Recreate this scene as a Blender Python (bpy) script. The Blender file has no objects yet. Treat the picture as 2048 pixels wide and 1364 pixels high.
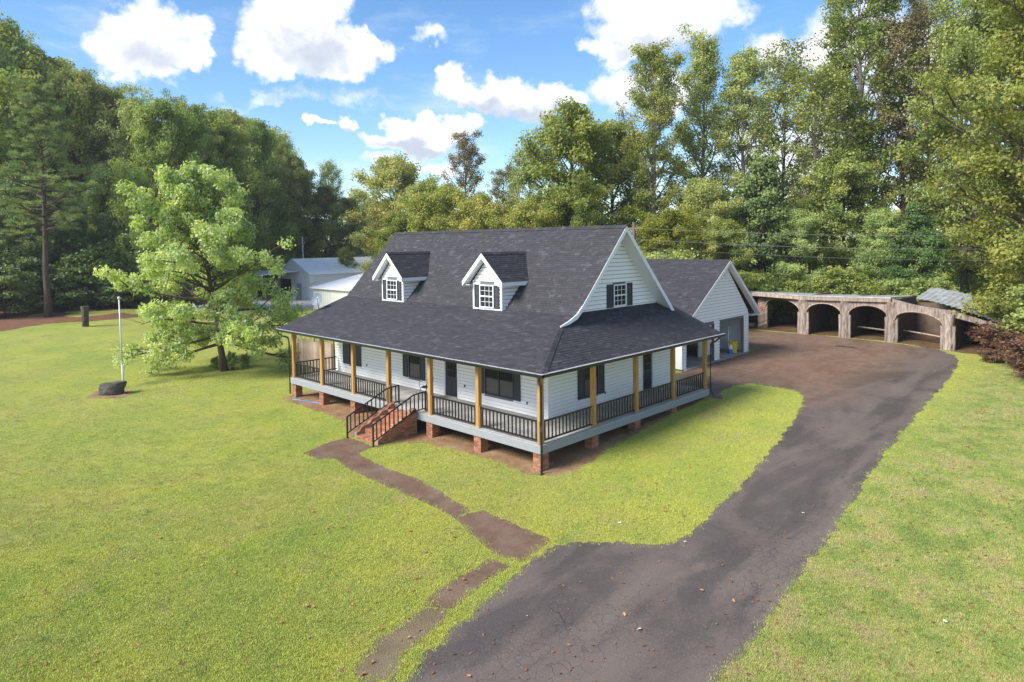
import bpy, bmesh, math, random
import numpy as np
from mathutils import Vector, Matrix, geometry
random.seed(7)
rng = np.random.default_rng(7)
SC = bpy.context.scene
COL = SC.collection
PI = math.pi

# ------------------------------------------------------------------ camera
CAMF, YAW, PITCH, ROLL, PPY = 1325.196, 0.7717, 0.0385, -0.0115, 537.76
CAM = np.array([16.2544, -18.1524, 7.5160])
_r = np.array([math.cos(YAW), math.sin(YAW), 0.0])
FW = np.array([-math.sin(YAW) * math.cos(PITCH), math.cos(YAW) * math.cos(PITCH), -math.sin(PITCH)])
_u = np.cross(_r, FW)
RT = _r * math.cos(ROLL) + _u * math.sin(ROLL)
UP = -_r * math.sin(ROLL) + _u * math.cos(ROLL)
cam_d = bpy.data.cameras.new('camera')
cam = bpy.data.objects.new('camera', cam_d)
COL.objects.link(cam)
SC.camera = cam
M = Matrix.Identity(4)
for i in range(3):
    M[i][0], M[i][1], M[i][2], M[i][3] = RT[i], UP[i], -FW[i], CAM[i]
cam.matrix_world = M
cam_d.sensor_fit = 'HORIZONTAL'
cam_d.sensor_width = 36.0
cam_d.lens = 36.0 * CAMF / 2048.0
cam_d.shift_y = -(682.0 - PPY) / 2048.0
cam_d.clip_end = 5000.0

# ------------------------------------------------------------------ light and sky
SUN_EL, SUN_AZ = math.radians(40), math.atan2(-0.28, -0.96)     # azimuth measured from +Y towards +X
sun_dir = Vector((math.sin(SUN_AZ) * math.cos(SUN_EL), math.cos(SUN_AZ) * math.cos(SUN_EL), math.sin(SUN_EL)))
sl = bpy.data.lights.new('sun', 'SUN')
sl.energy = 1.4
sl.angle = math.radians(24.0)
sl.color = (1.0, 0.95, 0.87)
so = bpy.data.objects.new('sun', sl)
COL.objects.link(so)
so.rotation_euler = sun_dir.to_track_quat('Z', 'Y').to_euler()
SC.view_settings.view_transform = 'Standard'
SC.view_settings.look = 'None'
SC.view_settings.gamma = 1.0
SC.view_settings.use_curve_mapping = False
SC.view_settings.exposure = 2.32

world = bpy.data.worlds.new('World')
SC.world = world
world.use_nodes = True


class NT:
    """tiny helper for node trees"""
    def __init__(s, tree):
        s.t = tree; s.n = tree.nodes; s.l = tree.links

    def new(s, typ, **kw):
        n = s.n.new(typ)
        for k, v in kw.items():
            setattr(n, k, v)
        return n

    def set(s, sock, v):
        if hasattr(v, 'is_output') or isinstance(v, bpy.types.NodeSocket):
            s.l.new(v, sock)
        else:
            sock.default_value = v

    def math(s, op, a, b=None, c=None, clamp=False):
        n = s.n.new('ShaderNodeMath'); n.operation = op; n.use_clamp = clamp
        s.set(n.inputs[0], a)
        if b is not None: s.set(n.inputs[1], b)
        if c is not None: s.set(n.inputs[2], c)
        return n.outputs[0]

    def vec(s, op, a, b=None):
        n = s.n.new('ShaderNodeVectorMath'); n.operation = op
        s.set(n.inputs[0], a)
        if b is not None: s.set(n.inputs[1], b)
        return n.outputs['Value'] if op in ('LENGTH', 'DOT_PRODUCT', 'DISTANCE') else n.outputs[0]

    def noise(s, vec, scale, detail=2.0, rough=0.5, dist=0.0, dim='3D'):
        n = s.n.new('ShaderNodeTexNoise'); n.noise_dimensions = dim
        if vec is not None: s.l.new(vec, n.inputs['Vector'])
        n.inputs['Scale'].default_value = scale; n.inputs['Detail'].default_value = detail
        n.inputs['Roughness'].default_value = rough; n.inputs['Distortion'].default_value = dist
        return n.outputs['Fac']

    def ramp(s, fac, stops, interp='LINEAR'):
        n = s.n.new('ShaderNodeValToRGB'); e = n.color_ramp.elements
        n.color_ramp.interpolation = interp
        while len(e) < len(stops): e.new(0.5)
        for i, (p, c) in enumerate(stops):
            e[i].position = p
            e[i].color = (c, c, c, 1) if isinstance(c, (int, float)) else (c[0], c[1], c[2], 1)
        s.set(n.inputs[0], fac)
        return n.outputs['Color']

    def smooth(s, v, a, b):
        n = s.n.new('ShaderNodeMapRange'); n.interpolation_type = 'SMOOTHSTEP'
        s.set(n.inputs[0], v); n.inputs[1].default_value = a; n.inputs[2].default_value = b
        return n.outputs[0]

    def mix(s, fac, a, b, mode='MIX'):
        n = s.n.new('ShaderNodeMix'); n.data_type = 'RGBA'; n.blend_type = mode
        s.set(n.inputs[0], fac)
        for sock, v in ((n.inputs[6], a), (n.inputs[7], b)):
            s.set(sock, (v[0], v[1], v[2], 1) if isinstance(v, tuple) else v)
        return n.outputs[2]


def px_ray(px, py):
    return FW + RT * (px - 1024) / CAMF - UP * (py - PPY) / CAMF


def sky_ae(px, py):
    d = px_ray(px, py); d = d / np.linalg.norm(d)
    return math.atan2(d[0], d[1]), math.asin(d[2])


def build_sky():
    k = NT(world.node_tree)
    k.n.clear()
    out = k.new('ShaderNodeOutputWorld'); bg = k.new('ShaderNodeBackground')
    sky = k.new('ShaderNodeTexSky'); sky.sky_type = 'NISHITA'; sky.sun_disc = False
    sky.sun_elevation = SUN_EL
    sky.sun_rotation = SUN_AZ
    sky.altitude = 200; sky.air_density = 1.0; sky.dust_density = 0.3; sky.ozone_density = 2.5
    tc = k.new('ShaderNodeTexCoord')
    g = tc.outputs['Generated']
    sep = k.new('ShaderNodeSeparateXYZ'); k.l.new(g, sep.inputs[0])
    az = k.math('ARCTAN2', sep.outputs[0], sep.outputs[1])
    el = k.math('ARCSINE', k.math('MINIMUM', k.math('MAXIMUM', sep.outputs[2], -0.999), 0.999))
    cmb = k.new('ShaderNodeCombineXYZ'); k.l.new(az, cmb.inputs[0]); k.l.new(el, cmb.inputs[1])
    p0 = cmb.outputs[0]
    # puffy displacement of the cloud outline
    nz = k.new('ShaderNodeTexNoise'); k.l.new(p0, nz.inputs['Vector'])
    nz.inputs['Scale'].default_value = 13.0; nz.inputs['Detail'].default_value = 7.0; nz.inputs['Roughness'].default_value = 0.62
    off = k.vec('SCALE', k.vec('SUBTRACT', nz.outputs['Color'], (0.5, 0.5, 0.5)))
    off.node.inputs['Scale'].default_value = 0.11
    p = k.vec('ADD', p0, off)

    def blobs(lst, soft):
        acc = None
        for (a, e, ra, re, w) in lst:
            d = k.vec('MULTIPLY', k.vec('SUBTRACT', p, (a, e, 0.0)), (1 / ra, 1 / re, 0.0))
            l = k.math('MULTIPLY_ADD', k.vec('DOT_PRODUCT', d, d), -w, w)
            acc = l if acc is None else k.math('MAXIMUM', acc, l)
        return acc

    def px_blob(x, y, rx, ry, w=1.0):
        a, e = sky_ae(x, y)
        return (a, e, rx / CAMF * 0.97, ry / CAMF * 0.97, w)
    white = [px_blob(*b) for b in (
        (290, 45, 75, 70), (260, 100, 88, 48), (350, 75, 70, 50), (385, 110, 38, 34), (315, 130, 60, 30, .7),
        (590, 70, 115, 90), (545, 110, 75, 55), (690, 110, 95, 52), (740, 95, 58, 40), (620, 20, 90, 60),
        (855, 78, 42, 22, .55), (980, 185, 120, 44), (910, 180, 60, 40), (1080, 210, 100, 42), (1140, 200, 50, 30, .7),
        (810, 285, 85, 26), (880, 262, 78, 34), (800, 250, 34, 28), (705, 245, 34, 24), (650, 250, 24, 13), (940, 245, 40, 24, .7),
        (1330, 40, 150, 66), (1230, 95, 75, 34), (1300, 10, 120, 60), (1420, 20, 90, 40, .8), (1240, 170, 85, 50, .8), (1330, 190, 80, 60, .8), (1540, 90, 60, 45, .7),
        (1700, 80, 120, 90, .75), (1850, 150, 140, 110, .8), (1600, 300, 200, 120, .6), (1985, 60, 120, 60, .7),
        (760, 330, 60, 22, .5), (860, 325, 80, 20, .55), (530, 190, 120, 14, .3), (690, 190, 120, 20, .3))]
    dark = [px_blob(*b) for b in (
        (630, 105, 85, 40), (300, 95, 60, 28, .5), (1030, 222, 95, 22), (1090, 235, 70, 20), (960, 205, 70, 16, .8), (850, 292, 90, 14),
        (1330, 85, 130, 28, .7), (700, 262, 20, 9, .6), (1260, 200, 70, 24, .6), (1800, 210, 120, 50, .6))]
    rr = random.Random(3)
    for i in range(20):                       # the same broken cumulus goes on all round
        a = -0.10 + (2 * PI - 1.35) * (i + rr.random() * .8) / 20.0
        a = a if a < PI else a - 2 * PI
        e = 0.10 + 0.42 * rr.random()
        ra = 0.10 + 0.07 * rr.random()
        white.append((a, e, ra, ra * .55, 1.0)); white.append((a + ra * .7, e - .02, ra * .7, ra * .4, 1.0))
        dark.append((a + ra * .2, e - ra * .25, ra * .8, ra * .22, 1.0))
    for i in range(5):                        # and overhead
        a = -PI + 2 * PI * (i + .3) / 5
        white.append((a, 0.85 + .3 * rr.random(), .28, .12, 1.0))
    wv = blobs(white, 1)
    dv = blobs(dark, 1)
    n2 = k.noise(p0, 34.0, 5.0, 0.6)
    mask = k.math('ADD', wv, k.math('MULTIPLY', k.math('SUBTRACT', n2, 0.5), 0.9))
    mask = k.smooth(mask, 0.02, 0.70)
    nw = k.noise(k.vec('MULTIPLY', p0, (1.0, 3.2, 1.0)), 5.0, 6.0, 0.6)
    wisps = k.math('MULTIPLY', k.smooth(nw, 0.48, 0.80), 0.42)
    mask = k.math('MAXIMUM', mask, wisps)
    n3 = k.noise(p0, 11.0, 5.0, 0.6)
    dm = k.smooth(k.math('ADD', k.math('MULTIPLY', dv, .8), k.math('ADD', k.math('MULTIPLY', k.math('SUBTRACT', n2, 0.5), 1.2), k.math('MULTIPLY', k.math('SUBTRACT', n3, .42), 1.6))), -0.45, 1.15)
    ccol = k.mix(dm, (2.05, 2.07, 2.12), (1.1, 1.22, 1.44))
    hsv = k.new('ShaderNodeHueSaturation'); k.l.new(sky.outputs[0], hsv.inputs['Color'])
    hsv.inputs['Saturation'].default_value = 1.2; hsv.inputs['Value'].default_value = .37
    col = k.mix(mask, hsv.outputs[0], ccol)
    k.l.new(col, bg.inputs['Color'])
    bg.inputs['Strength'].default_value = 0.12
    k.l.new(bg.outputs[0], out.inputs[0])
    world.cycles.sampling_method = 'MANUAL'
    world.cycles.sample_map_resolution = 512


build_sky()
SC.cycles.use_denoising = True
SC.cycles.denoising_prefilter = 'NONE'
SC.cycles.max_bounces = 6
SC.cycles.diffuse_bounces = 3
SC.cycles.glossy_bounces = 2
SC.cycles.transmission_bounces = 3
SC.cycles.transparent_max_bounces = 6

# ------------------------------------------------------------------ materials
MAT = {}


def material(name, color, rough=0.7, spec=0.3, var=0.0, vscale=3.0, bump=0.0, bscale=20.0, metal=0.0, objvar=0.0, stretch=None, c2=None, detail=4.0):
    """plain principled material with noise colour variation (toward c2 or darker) and bump"""
    m = bpy.data.materials.new(name); m.use_nodes = True
    k = NT(m.node_tree); b = m.node_tree.nodes['Principled BSDF']
    b.inputs['Roughness'].default_value = rough
    b.inputs['Specular IOR Level'].default_value = spec
    b.inputs['Metallic'].default_value = metal
    tc = k.new('ShaderNodeTexCoord'); v = tc.outputs['Object']
    ob = k.new('ShaderNodeObjectInfo')
    v = k.vec('ADD', v, k.vec('SCALE', ob.outputs['Location'])) if False else v
    if stretch: v = k.vec('MULTIPLY', v, stretch)
    col = color
    if c2 is None: c2 = tuple(x * 0.55 for x in color)
    if var > 0:
        f = k.smooth(k.noise(v, vscale, detail, 0.6), 0.3, 0.75)
        col = k.mix(k.math('MULTIPLY', f, var), color, c2)
    if objvar > 0:
        f = k.math('MULTIPLY_ADD', ob.outputs['Random'], 2 * objvar, 1 - objvar)
        h = k.new('ShaderNodeHueSaturation')
        k.set(h.inputs['Color'], col if not isinstance(col, tuple) else (*col, 1)); k.l.new(f, h.inputs['Value'])
        col = h.outputs[0]
    k.set(b.inputs['Base Color'], (*col, 1) if isinstance(col, tuple) else col)
    if bump > 0:
        bn = k.new('ShaderNodeBump'); bn.inputs['Strength'].default_value = bump; bn.inputs['Distance'].default_value = 0.02
        k.l.new(k.noise(v, bscale, 5, 0.6), bn.inputs['Height']); k.l.new(bn.outputs[0], b.inputs['Normal'])
    MAT[name] = m
    return m


material('siding', (.86, .85, .835), .5, .4, .10, .6, 0, c2=(.70, .69, .67))
material('sheathing_lap_shade', (.16, .16, .165), .9, .1, 0)  # wall core, coloured dark so board gaps read as shadow lines under the laps
material('trim', (.80, .81, .83), .45, .4, .08, 1.0)
material('post_wood', (.44, .25, .085), .65, .3, .6, 2.2, .15, 30, stretch=(6, 6, .6), c2=(.29, .15, .05), objvar=.12)
material('black_metal', (.012, .012, .013), .4, .5, 0)
material('gutter', (.014, .014, .016), .3, .6, 0)
material('bracket', (.75, .77, .8), .25, .6, 0, metal=.7)
material('deck_paint', (.29, .305, .32), .6, .3, .45, 2.5, .1, 40, c2=(.25, .26, .27), stretch=(1, 1, 3))
material('deck_board', (.46, .44, .42), .7, .25, .5, 1.6, .1, 30, c2=(.26, .24, .22), objvar=.12)
material('brick', (.36, .165, .095), .85, .2, .5, 6, .3, 60, objvar=.38, c2=(.25, .105, .06))
material('mortar', (.34, .26, .20), .95, .1, .5, 5, .3, 50)
material('shutter', (.035, .036, .043), .5, .4, 0, objvar=.1)
material('screen', (.10, .09, .082), .35, .5, .2, 2)
material('pane', (.020, .024, .028), .05, .22, 0)
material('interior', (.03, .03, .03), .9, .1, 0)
material('door_navy', (.02, .024, .036), .35, .5, 0)
material('soffit', (.78, .78, .78), .7, .2, 0)
material('metal_roof', (.80, .81, .83), .38, .5, .35, .3, 0, c2=(.55, .57, .6))
material('old_metal', (.55, .58, .63), .42, .5, .6, 1.8, .05, 8, c2=(.22, .16, .12), metal=.25)
material('wall_metal', (.78, .79, .80), .5, .4, .2, .4)
material('cream_metal', (.68, .68, .64), .5, .4, .2, .4)
material('grey_metal', (.40, .42, .45), .5, .4, .2, .4)
material('green_roof', (.25, .30, .27), .5, .4, .5, .5, c2=(.12, .14, .12))
material('concrete', (.36, .34, .31), .85, .2, .6, .9, .1, 30, c2=(.22, .18, .15))
material('bark', (.115, .088, .068), .9, .15, .7, 2.0, .6, 9, stretch=(3, 3, .5), c2=(.05, .038, .03))
material('bark_pale', (.23, .20, .17), .85, .15, .7, 2.0, .4, 8, stretch=(2, 2, .6), c2=(.10, .08, .065))
material('shed_wood', (.40, .325, .275), .9, .15, .9, 3.0, .9, 10, stretch=(2.5, 2.5, .5), c2=(.12, .085, .065), objvar=.25)
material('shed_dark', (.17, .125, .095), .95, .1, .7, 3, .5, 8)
material('fence_wood', (.42, .33, .26), .85, .2, .85, 2.0, .2, 20, stretch=(4, 4, .4), c2=(.17, .11, .075), objvar=.28)
material('rock', (.115, .10, .088), .9, .2, .8, 1.6, .9, 6, c2=(.05, .042, .036), stretch=(1, 1, 4))
material('grey_dish', (.15, .18, .23), .5, .4, .1)
material('pole_white', (.62, .64, .65), .4, .5, .3, 3)
material('pole_wood', (.20, .16, .13), .9, .1, .4, 3)
material('yellow_plastic', (.75, .50, .02), .4, .5, 0)
material('blue_plastic', (.05, .17, .5), .4, .5, 0)
material('orange_plastic', (.50, .10, .02), .5, .4, 0)
material('wire', (.25, .26, .27), .5, .4, 0)
material('needle_floor', (.20, .10, .058), .95, .1, .7, 1.2, .4, 30, c2=(.10, .055, .033))
material('gravel', (.55, .52, .48), .9, .2, .6, 1.5, .4, 60, c2=(.26, .22, .18))
material('dead_leaf', (.36, .17, .075), .8, .2, 0, objvar=.45)
material('pale_leaf', (.55, .50, .42), .8, .2, 0, objvar=.25)
material('red_clay', (.33, .155, .07), .95, .1, .85, 1.1, .5, 25, c2=(.20, .115, .065))
material('garage_inside', (.78, .79, .80), .7, .2, .1)


def mat_shingle():
    m = bpy.data.materials.new('shingle'); m.use_nodes = True
    k = NT(m.node_tree); b = m.node_tree.nodes['Principled BSDF']
    at = k.new('ShaderNodeAttribute'); at.attribute_name = 'rnd'
    ob = k.new('ShaderNodeObjectInfo')
    f = k.math('FRACT', k.math('ADD', at.outputs['Fac'], ob.outputs['Random']))
    geo = k.new('ShaderNodeNewGeometry')
    col = k.ramp(f, [(0, (.032, .030, .033)), (.35, (.040, .037, .042)), (.78, (.047, .044, .050)), (.95, (.062, .058, .066)), (1, (.078, .074, .083))])
    big = k.smooth(k.noise(geo.outputs['Position'], .45, 4, .6), .35, .75)
    col = k.mix(k.math('MULTIPLY', big, .15), col, (.034, .031, .036))
    sp = k.smooth(k.noise(geo.outputs['Position'], 60, 2, .5), .55, .8)
    col = k.mix(k.math('MULTIPLY', sp, .3), col, (.11, .105, .115))
    k.l.new(col, b.inputs['Base Color'])
    b.inputs['Roughness'].default_value = .8
    b.inputs['Specular IOR Level'].default_value = .35
    bn = k.new('ShaderNodeBump'); bn.inputs['Strength'].default_value = .35; bn.inputs['Distance'].default_value = .01
    k.l.new(k.noise(geo.outputs['Position'], 90, 3, .6), bn.inputs['Height']); k.l.new(bn.outputs[0], b.inputs['Normal'])
    MAT['shingle'] = m


mat_shingle()


def mat_leaf(name, cols, trans=.46, white=0.0, pale=None):
    """cols: dark, mid, light, accent base colours picked per leaf / per clump / per tree"""
    m = bpy.data.materials.new(name); m.use_nodes = True
    k = NT(m.node_tree); k.n.clear()
    out = k.new('ShaderNodeOutputMaterial')
    at = k.new('ShaderNodeAttribute'); at.attribute_name = 'lv'
    sp = k.new('ShaderNodeSeparateColor'); k.l.new(at.outputs['Color'], sp.inputs[0])
    ob = k.new('ShaderNodeObjectInfo')
    f = k.math('ADD', k.math('MULTIPLY', sp.outputs[0], .45), k.math('MULTIPLY', sp.outputs[1], .55))
    col = k.ramp(f, [(0.08, cols[0]), (.45, cols[1]), (.82, cols[2]), (1, cols[3])])
    h = k.new('ShaderNodeHueSaturation'); k.l.new(col, h.inputs['Color'])
    k.l.new(k.math('MULTIPLY_ADD', ob.outputs['Random'], .040, .466), h.inputs['Hue'])
    r2 = k.math('FRACT', k.math('MULTIPLY', ob.outputs['Random'], 7.31))
    k.l.new(k.math('MULTIPLY_ADD', r2, .5, .78), h.inputs['Value'])
    k.l.new(k.math('MULTIPLY_ADD', r2, -.2, 1.02), h.inputs['Saturation'])
    col = h.outputs[0]
    if white > 0:
        w = k.math('GREATER_THAN', sp.outputs[2], 1 - white)
        col = k.mix(w, col, pale)
    d = k.new('ShaderNodeBsdfPrincipled'); k.l.new(col, d.inputs['Base Color'])
    d.inputs['Roughness'].default_value = .55; d.inputs['Specular IOR Level'].default_value = .25
    t = k.new('ShaderNodeBsdfTranslucent')
    tcol = k.mix(1.0, col, (1.25, 1.15, .55), 'MULTIPLY')
    k.l.new(tcol, t.inputs['Color'])
    mx = k.new('ShaderNodeMixShader'); mx.inputs[0].default_value = trans
    k.l.new(d.outputs[0], mx.inputs[1]); k.l.new(t.outputs[0], mx.inputs[2])
    k.l.new(mx.outputs[0], out.inputs[0])
    MAT[name] = m


mat_leaf('leaf_green', ((0.1285, 0.2086, 0.0497), (0.2654, 0.387, 0.0827), (0.4494, 0.5552, 0.1324), (0.7276, 0.639, 0.1656)))
mat_leaf('leaf_light', ((0.1358, 0.2082, 0.0443), (0.2491, 0.3473, 0.069), (0.3849, 0.4664, 0.1109), (0.5433, 0.4961, 0.1478)), .4)
mat_leaf('leaf_yellow', ((0.1547, 0.2134, 0.0347), (0.275, 0.3352, 0.0446), (0.4125, 0.4266, 0.0618), (0.5156, 0.4062, 0.0743)), .4)
mat_leaf('leaf_dark', ((0.0594, 0.1217, 0.0371), (0.1115, 0.2005, 0.0556), (0.1933, 0.2936, 0.074), (0.2975, 0.3581, 0.0926)), .25)
mat_leaf('leaf_olive', ((0.0731, 0.1125, 0.0264), (0.1463, 0.1969, 0.037), (0.2802, 0.3094, 0.0528), (0.4144, 0.3656, 0.066)), .3)
mat_leaf('leaf_brown', ((0.1245, 0.1225, 0.048), (0.2178, 0.1958, 0.0655), (0.2697, 0.2721, 0.0764), (0.415, 0.2721, 0.0655)), .3)
mat_leaf('leaf_dry', ((.11, .065, .034), (.18, .105, .05), (.25, .155, .07), (.33, .17, .06)), .3)
mat_leaf('leaf_needle', ((0.0813, 0.1464, 0.0432), (0.1663, 0.2501, 0.0617), (0.2955, 0.3659, 0.0865), (0.4434, 0.4269, 0.0926)), .2)
mat_leaf('leaf_silver', ((0.1827, 0.2872, 0.0647), (0.3483, 0.5023, 0.1077), (0.5639, 0.7036, 0.1794), (0.8294, 0.8039, 0.2871)), .42, .20, (.56, .62, .48))


def mat_lawn():
    m = bpy.data.materials.new('lawn'); m.use_nodes = True
    k = NT(m.node_tree); b = m.node_tree.nodes['Principled BSDF']
    geo = k.new('ShaderNodeNewGeometry'); P = geo.outputs['Position']
    col = lawn_colour(k, P, 1.0)
    # fine blades
    fine = k.noise(P, 26, 3, .7)
    col = k.mix(k.math('MULTIPLY', k.smooth(fine, .45, .75), .45), col, (.10, .135, .025))
    spk = k.smooth(k.noise(P, 55, 2, .6), .62, .78)
    col = k.mix(k.math('MULTIPLY', spk, .35), col, (.34, .36, .09))
    k.l.new(col, b.inputs['Base Color'])
    b.inputs['Roughness'].default_value = .85; b.inputs['Specular IOR Level'].default_value = .15
    bn = k.new('ShaderNodeBump'); bn.inputs['Strength'].default_value = .8; bn.inputs['Distance'].default_value = .04
    k.l.new(k.noise(P, 24, 4, .7), bn.inputs['Height']); k.l.new(bn.outputs[0], b.inputs['Normal'])
    MAT['lawn'] = m


def lawn_colour(k, P, gain):
    big = k.noise(P, .13, 5, .62)
    mid = k.noise(P, .42, 5, .65)
    col = k.ramp(big, [(.28, (.200, .262, .054)), (.40, (.285, .328, .060)), (.50, (.345, .358, .070)), (.58, (.335, .330, .082)), (.66, (.272, .305, .060)), (.78, (.190, .245, .054))])
    col = k.mix(k.math('MULTIPLY', k.smooth(mid, .40, .62), .5), col, (.225, .275, .070))
    # thin, yellowed and bare spots
    dry = k.smooth(k.noise(P, .55, 8, .74), .52, .72)
    col = k.mix(k.math('MULTIPLY', dry, .7), col, (.345, .290, .125))
    clov = k.smooth(k.noise(k.vec('ADD', P, (31.0, 7.0, 0.0)), 1.1, 7, .72), .56, .68)
    col = k.mix(k.math('MULTIPLY', clov, .5), col, (.125, .190, .045))
    # scruffy verge right of the drive
    sx = k.new('ShaderNodeSeparateXYZ'); k.l.new(P, sx.inputs[0])
    verge = k.smooth(k.math('ADD', sx.outputs[0], k.math('MULTIPLY', k.noise(P, .5, 4, .6), 2.0)), 9.2, 11.5)
    vcol = k.ramp(k.noise(P, .9, 6, .7), [(.30, (.115, .180, .050)), (.46, (.19, .240, .062)), (.57, (.290, .280, .105)), (.70, (.285, .225, .125))])
    col = k.mix(k.math('MULTIPLY', verge, .9), col, vcol)
    # mown stripes, faint
    w = k.new('ShaderNodeTexWave'); w.wave_type = 'BANDS'; w.bands_direction = 'DIAGONAL'
    k.l.new(P, w.inputs['Vector']); w.inputs['Scale'].default_value = .38; w.inputs['Distortion'].default_value = 3.0; w.inputs['Detail'].default_value = 2
    col = k.mix(k.math('MULTIPLY', w.outputs['Fac'], .22), col, (.32, .33, .075))
    return col


mat_lawn()


def mat_blade():
    m = bpy.data.materials.new('grass_blade'); m.use_nodes = True
    k = NT(m.node_tree); b = m.node_tree.nodes['Principled BSDF']
    geo = k.new('ShaderNodeNewGeometry')
    col = lawn_colour(k, geo.outputs['Position'], 1.0)
    at = k.new('ShaderNodeAttribute'); at.attribute_name = 'gv'; at.attribute_type = 'INSTANCER'
    r = geo.outputs['Random Per Island']
    h = k.new('ShaderNodeHueSaturation'); k.l.new(col, h.inputs['Color'])
    k.l.new(k.math('MULTIPLY_ADD', r, .9, .95), h.inputs['Value'])
    k.l.new(k.math('MULTIPLY_ADD', r, -.03, .512), h.inputs['Hue'])
    k.l.new(h.outputs[0], b.inputs['Base Color'])
    b.inputs['Roughness'].default_value = .6; b.inputs['Specular IOR Level'].default_value = .2
    b.inputs['Subsurface Weight'].default_value = 0.0
    MAT['grass_blade'] = m


mat_blade()


def mat_asphalt():
    m = bpy.data.materials.new('asphalt'); m.use_nodes = True
    k = NT(m.node_tree); b = m.node_tree.nodes['Principled BSDF']
    geo = k.new('ShaderNodeNewGeometry'); P = geo.outputs['Position']
    sx = k.new('ShaderNodeSeparateXYZ'); k.l.new(P, sx.inputs[0])
    # streaks run along the drive
    st = k.vec('MULTIPLY', P, (1.0, .28, 1.0))
    n1 = k.noise(st, .55, 5, .6, .6)
    n2 = k.noise(P, 1.6, 5, .65)
    col = k.ramp(n1, [(.30, (.094, .074, .064)), (.48, (.120, .095, .081)), (.66, (.146, .116, .097)), (.8, (.168, .136, .112))])
    wet = k.smooth(k.math('ADD', k.math('MULTIPLY', n1, -1.0), k.math('MULTIPLY', k.noise(P, .5, 4, .6), .55)), -.30, -.12)
    col = k.mix(k.math('MULTIPLY', wet, .42), col, (.052, .045, .046))
    # clay silt washed over the back apron
    silt = k.smooth(k.math('ADD', sx.outputs[1], k.math('MULTIPLY', k.noise(P, .35, 5, .65), 9.0)), 15.5, 21.0)
    left = k.smooth(k.math('ADD', sx.outputs[0], k.math('MULTIPLY', k.noise(P, .5, 5, .65), 3.0)), 8.2, 4.2)
    silt2 = k.math('MULTIPLY', silt, left)
    scol = k.ramp(n2, [(.30, (.145, .082, .054)), (.5, (.20, .120, .078)), (.7, (.225, .158, .115))])
    col = k.mix(k.math('MULTIPLY', silt2, .85), col, scol)
    # aggregate
    gr = k.noise(P, 28, 4, .75)
    col = k.mix(k.math('MULTIPLY', k.smooth(gr, .54, .70), .55), col, (.26, .22, .19))
    col = k.mix(k.math('MULTIPLY', k.smooth(gr, .46, .30), .55), col, (.03, .026, .025))
    # cracks
    vo = k.new('ShaderNodeTexVoronoi'); vo.feature = 'DISTANCE_TO_EDGE'
    k.l.new(k.vec('ADD', k.vec('MULTIPLY', P, (1.0, .6, 1.0)), k.vec('SCALE', nzc(k, P))), vo.inputs['Vector'])
    vo.inputs['Scale'].default_value = .9
    crack = k.math('MULTIPLY', k.smooth(vo.outputs['Distance'], .016, .004), k.smooth(k.noise(P, .35, 3, .5), .54, .66))
    vo2 = k.new('ShaderNodeTexVoronoi'); vo2.feature = 'DISTANCE_TO_EDGE'
    k.l.new(k.vec('ADD', P, k.vec('SCALE', nzc(k, P))), vo2.inputs['Vector']); vo2.inputs['Scale'].default_value = 3.2
    cr2 = k.math('MULTIPLY', k.smooth(vo2.outputs['Distance'], .035, .008), k.smooth(k.noise(st, .6, 3, .5), .54, .64))
    crack = k.math('MAXIMUM', crack, k.math('MULTIPLY', cr2, .7))
    col = k.mix(k.math('MULTIPLY', crack, .4), col, (.02, .017, .015))
    k.l.new(col, b.inputs['Base Color'])
    rg = k.math('MULTIPLY_ADD', wet, -.40, .85)
    k.l.new(rg, b.inputs['Roughness'])
    b.inputs['Specular IOR Level'].default_value = .25
    bn = k.new('ShaderNodeBump'); bn.inputs['Strength'].default_value = .5; bn.inputs['Distance'].default_value = .012
    hgt = k.math('ADD', gr, k.math('MULTIPLY', crack, -1.5))
    k.l.new(hgt, bn.inputs['Height']); k.l.new(bn.outputs[0], b.inputs['Normal'])
    MAT['asphalt'] = m


def nzc(k, P):
    n = k.new('ShaderNodeTexNoise'); k.l.new(P, n.inputs['Vector']); n.inputs['Scale'].default_value = 2.0; n.inputs['Detail'].default_value = 4
    s = k.new('ShaderNodeVectorMath'); s.operation = 'SCALE'; k.l.new(n.outputs['Color'], s.inputs[0]); s.inputs['Scale'].default_value = .5
    return s.outputs[0]


mat_asphalt()


def mat_soil(name, a, b_, c, agg):
    m = bpy.data.materials.new(name); m.use_nodes = True
    k = NT(m.node_tree); b = m.node_tree.nodes['Principled BSDF']
    geo = k.new('ShaderNodeNewGeometry'); P = geo.outputs['Position']
    col = k.ramp(k.noise(P, .9, 6, .7), [(.28, a), (.5, b_), (.72, c)])
    g = k.noise(P, agg, 2, .7)
    col = k.mix(k.math('MULTIPLY', k.smooth(g, .55, .75), .5), col, tuple(min(1, x * 2.0) for x in c))
    col = k.mix(k.math('MULTIPLY', k.smooth(g, .45, .28), .5), col, tuple(x * .5 for x in a))
    k.l.new(col, b.inputs['Base Color'])
    b.inputs['Roughness'].default_value = .85; b.inputs['Specular IOR Level'].default_value = .25
    bn = k.new('ShaderNodeBump'); bn.inputs['Strength'].default_value = .9; bn.inputs['Distance'].default_value = .03
    k.l.new(g, bn.inputs['Height']); k.l.new(bn.outputs[0], b.inputs['Normal'])
    MAT[name] = m


mat_soil('path_agg', (.115, .066, .043), (.175, .108, .070), (.225, .162, .118), 42)
mat_soil('soil', (.15, .085, .045), (.27, .165, .085), (.35, .25, .15), 22)
mat_soil('worn', (.12, .095, .05), (.17, .125, .075), (.21, .17, .10), 30)
mat_soil('brush_floor', (.06, .040, .024), (.12, .070, .038), (.20, .11, .05), 9)

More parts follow.
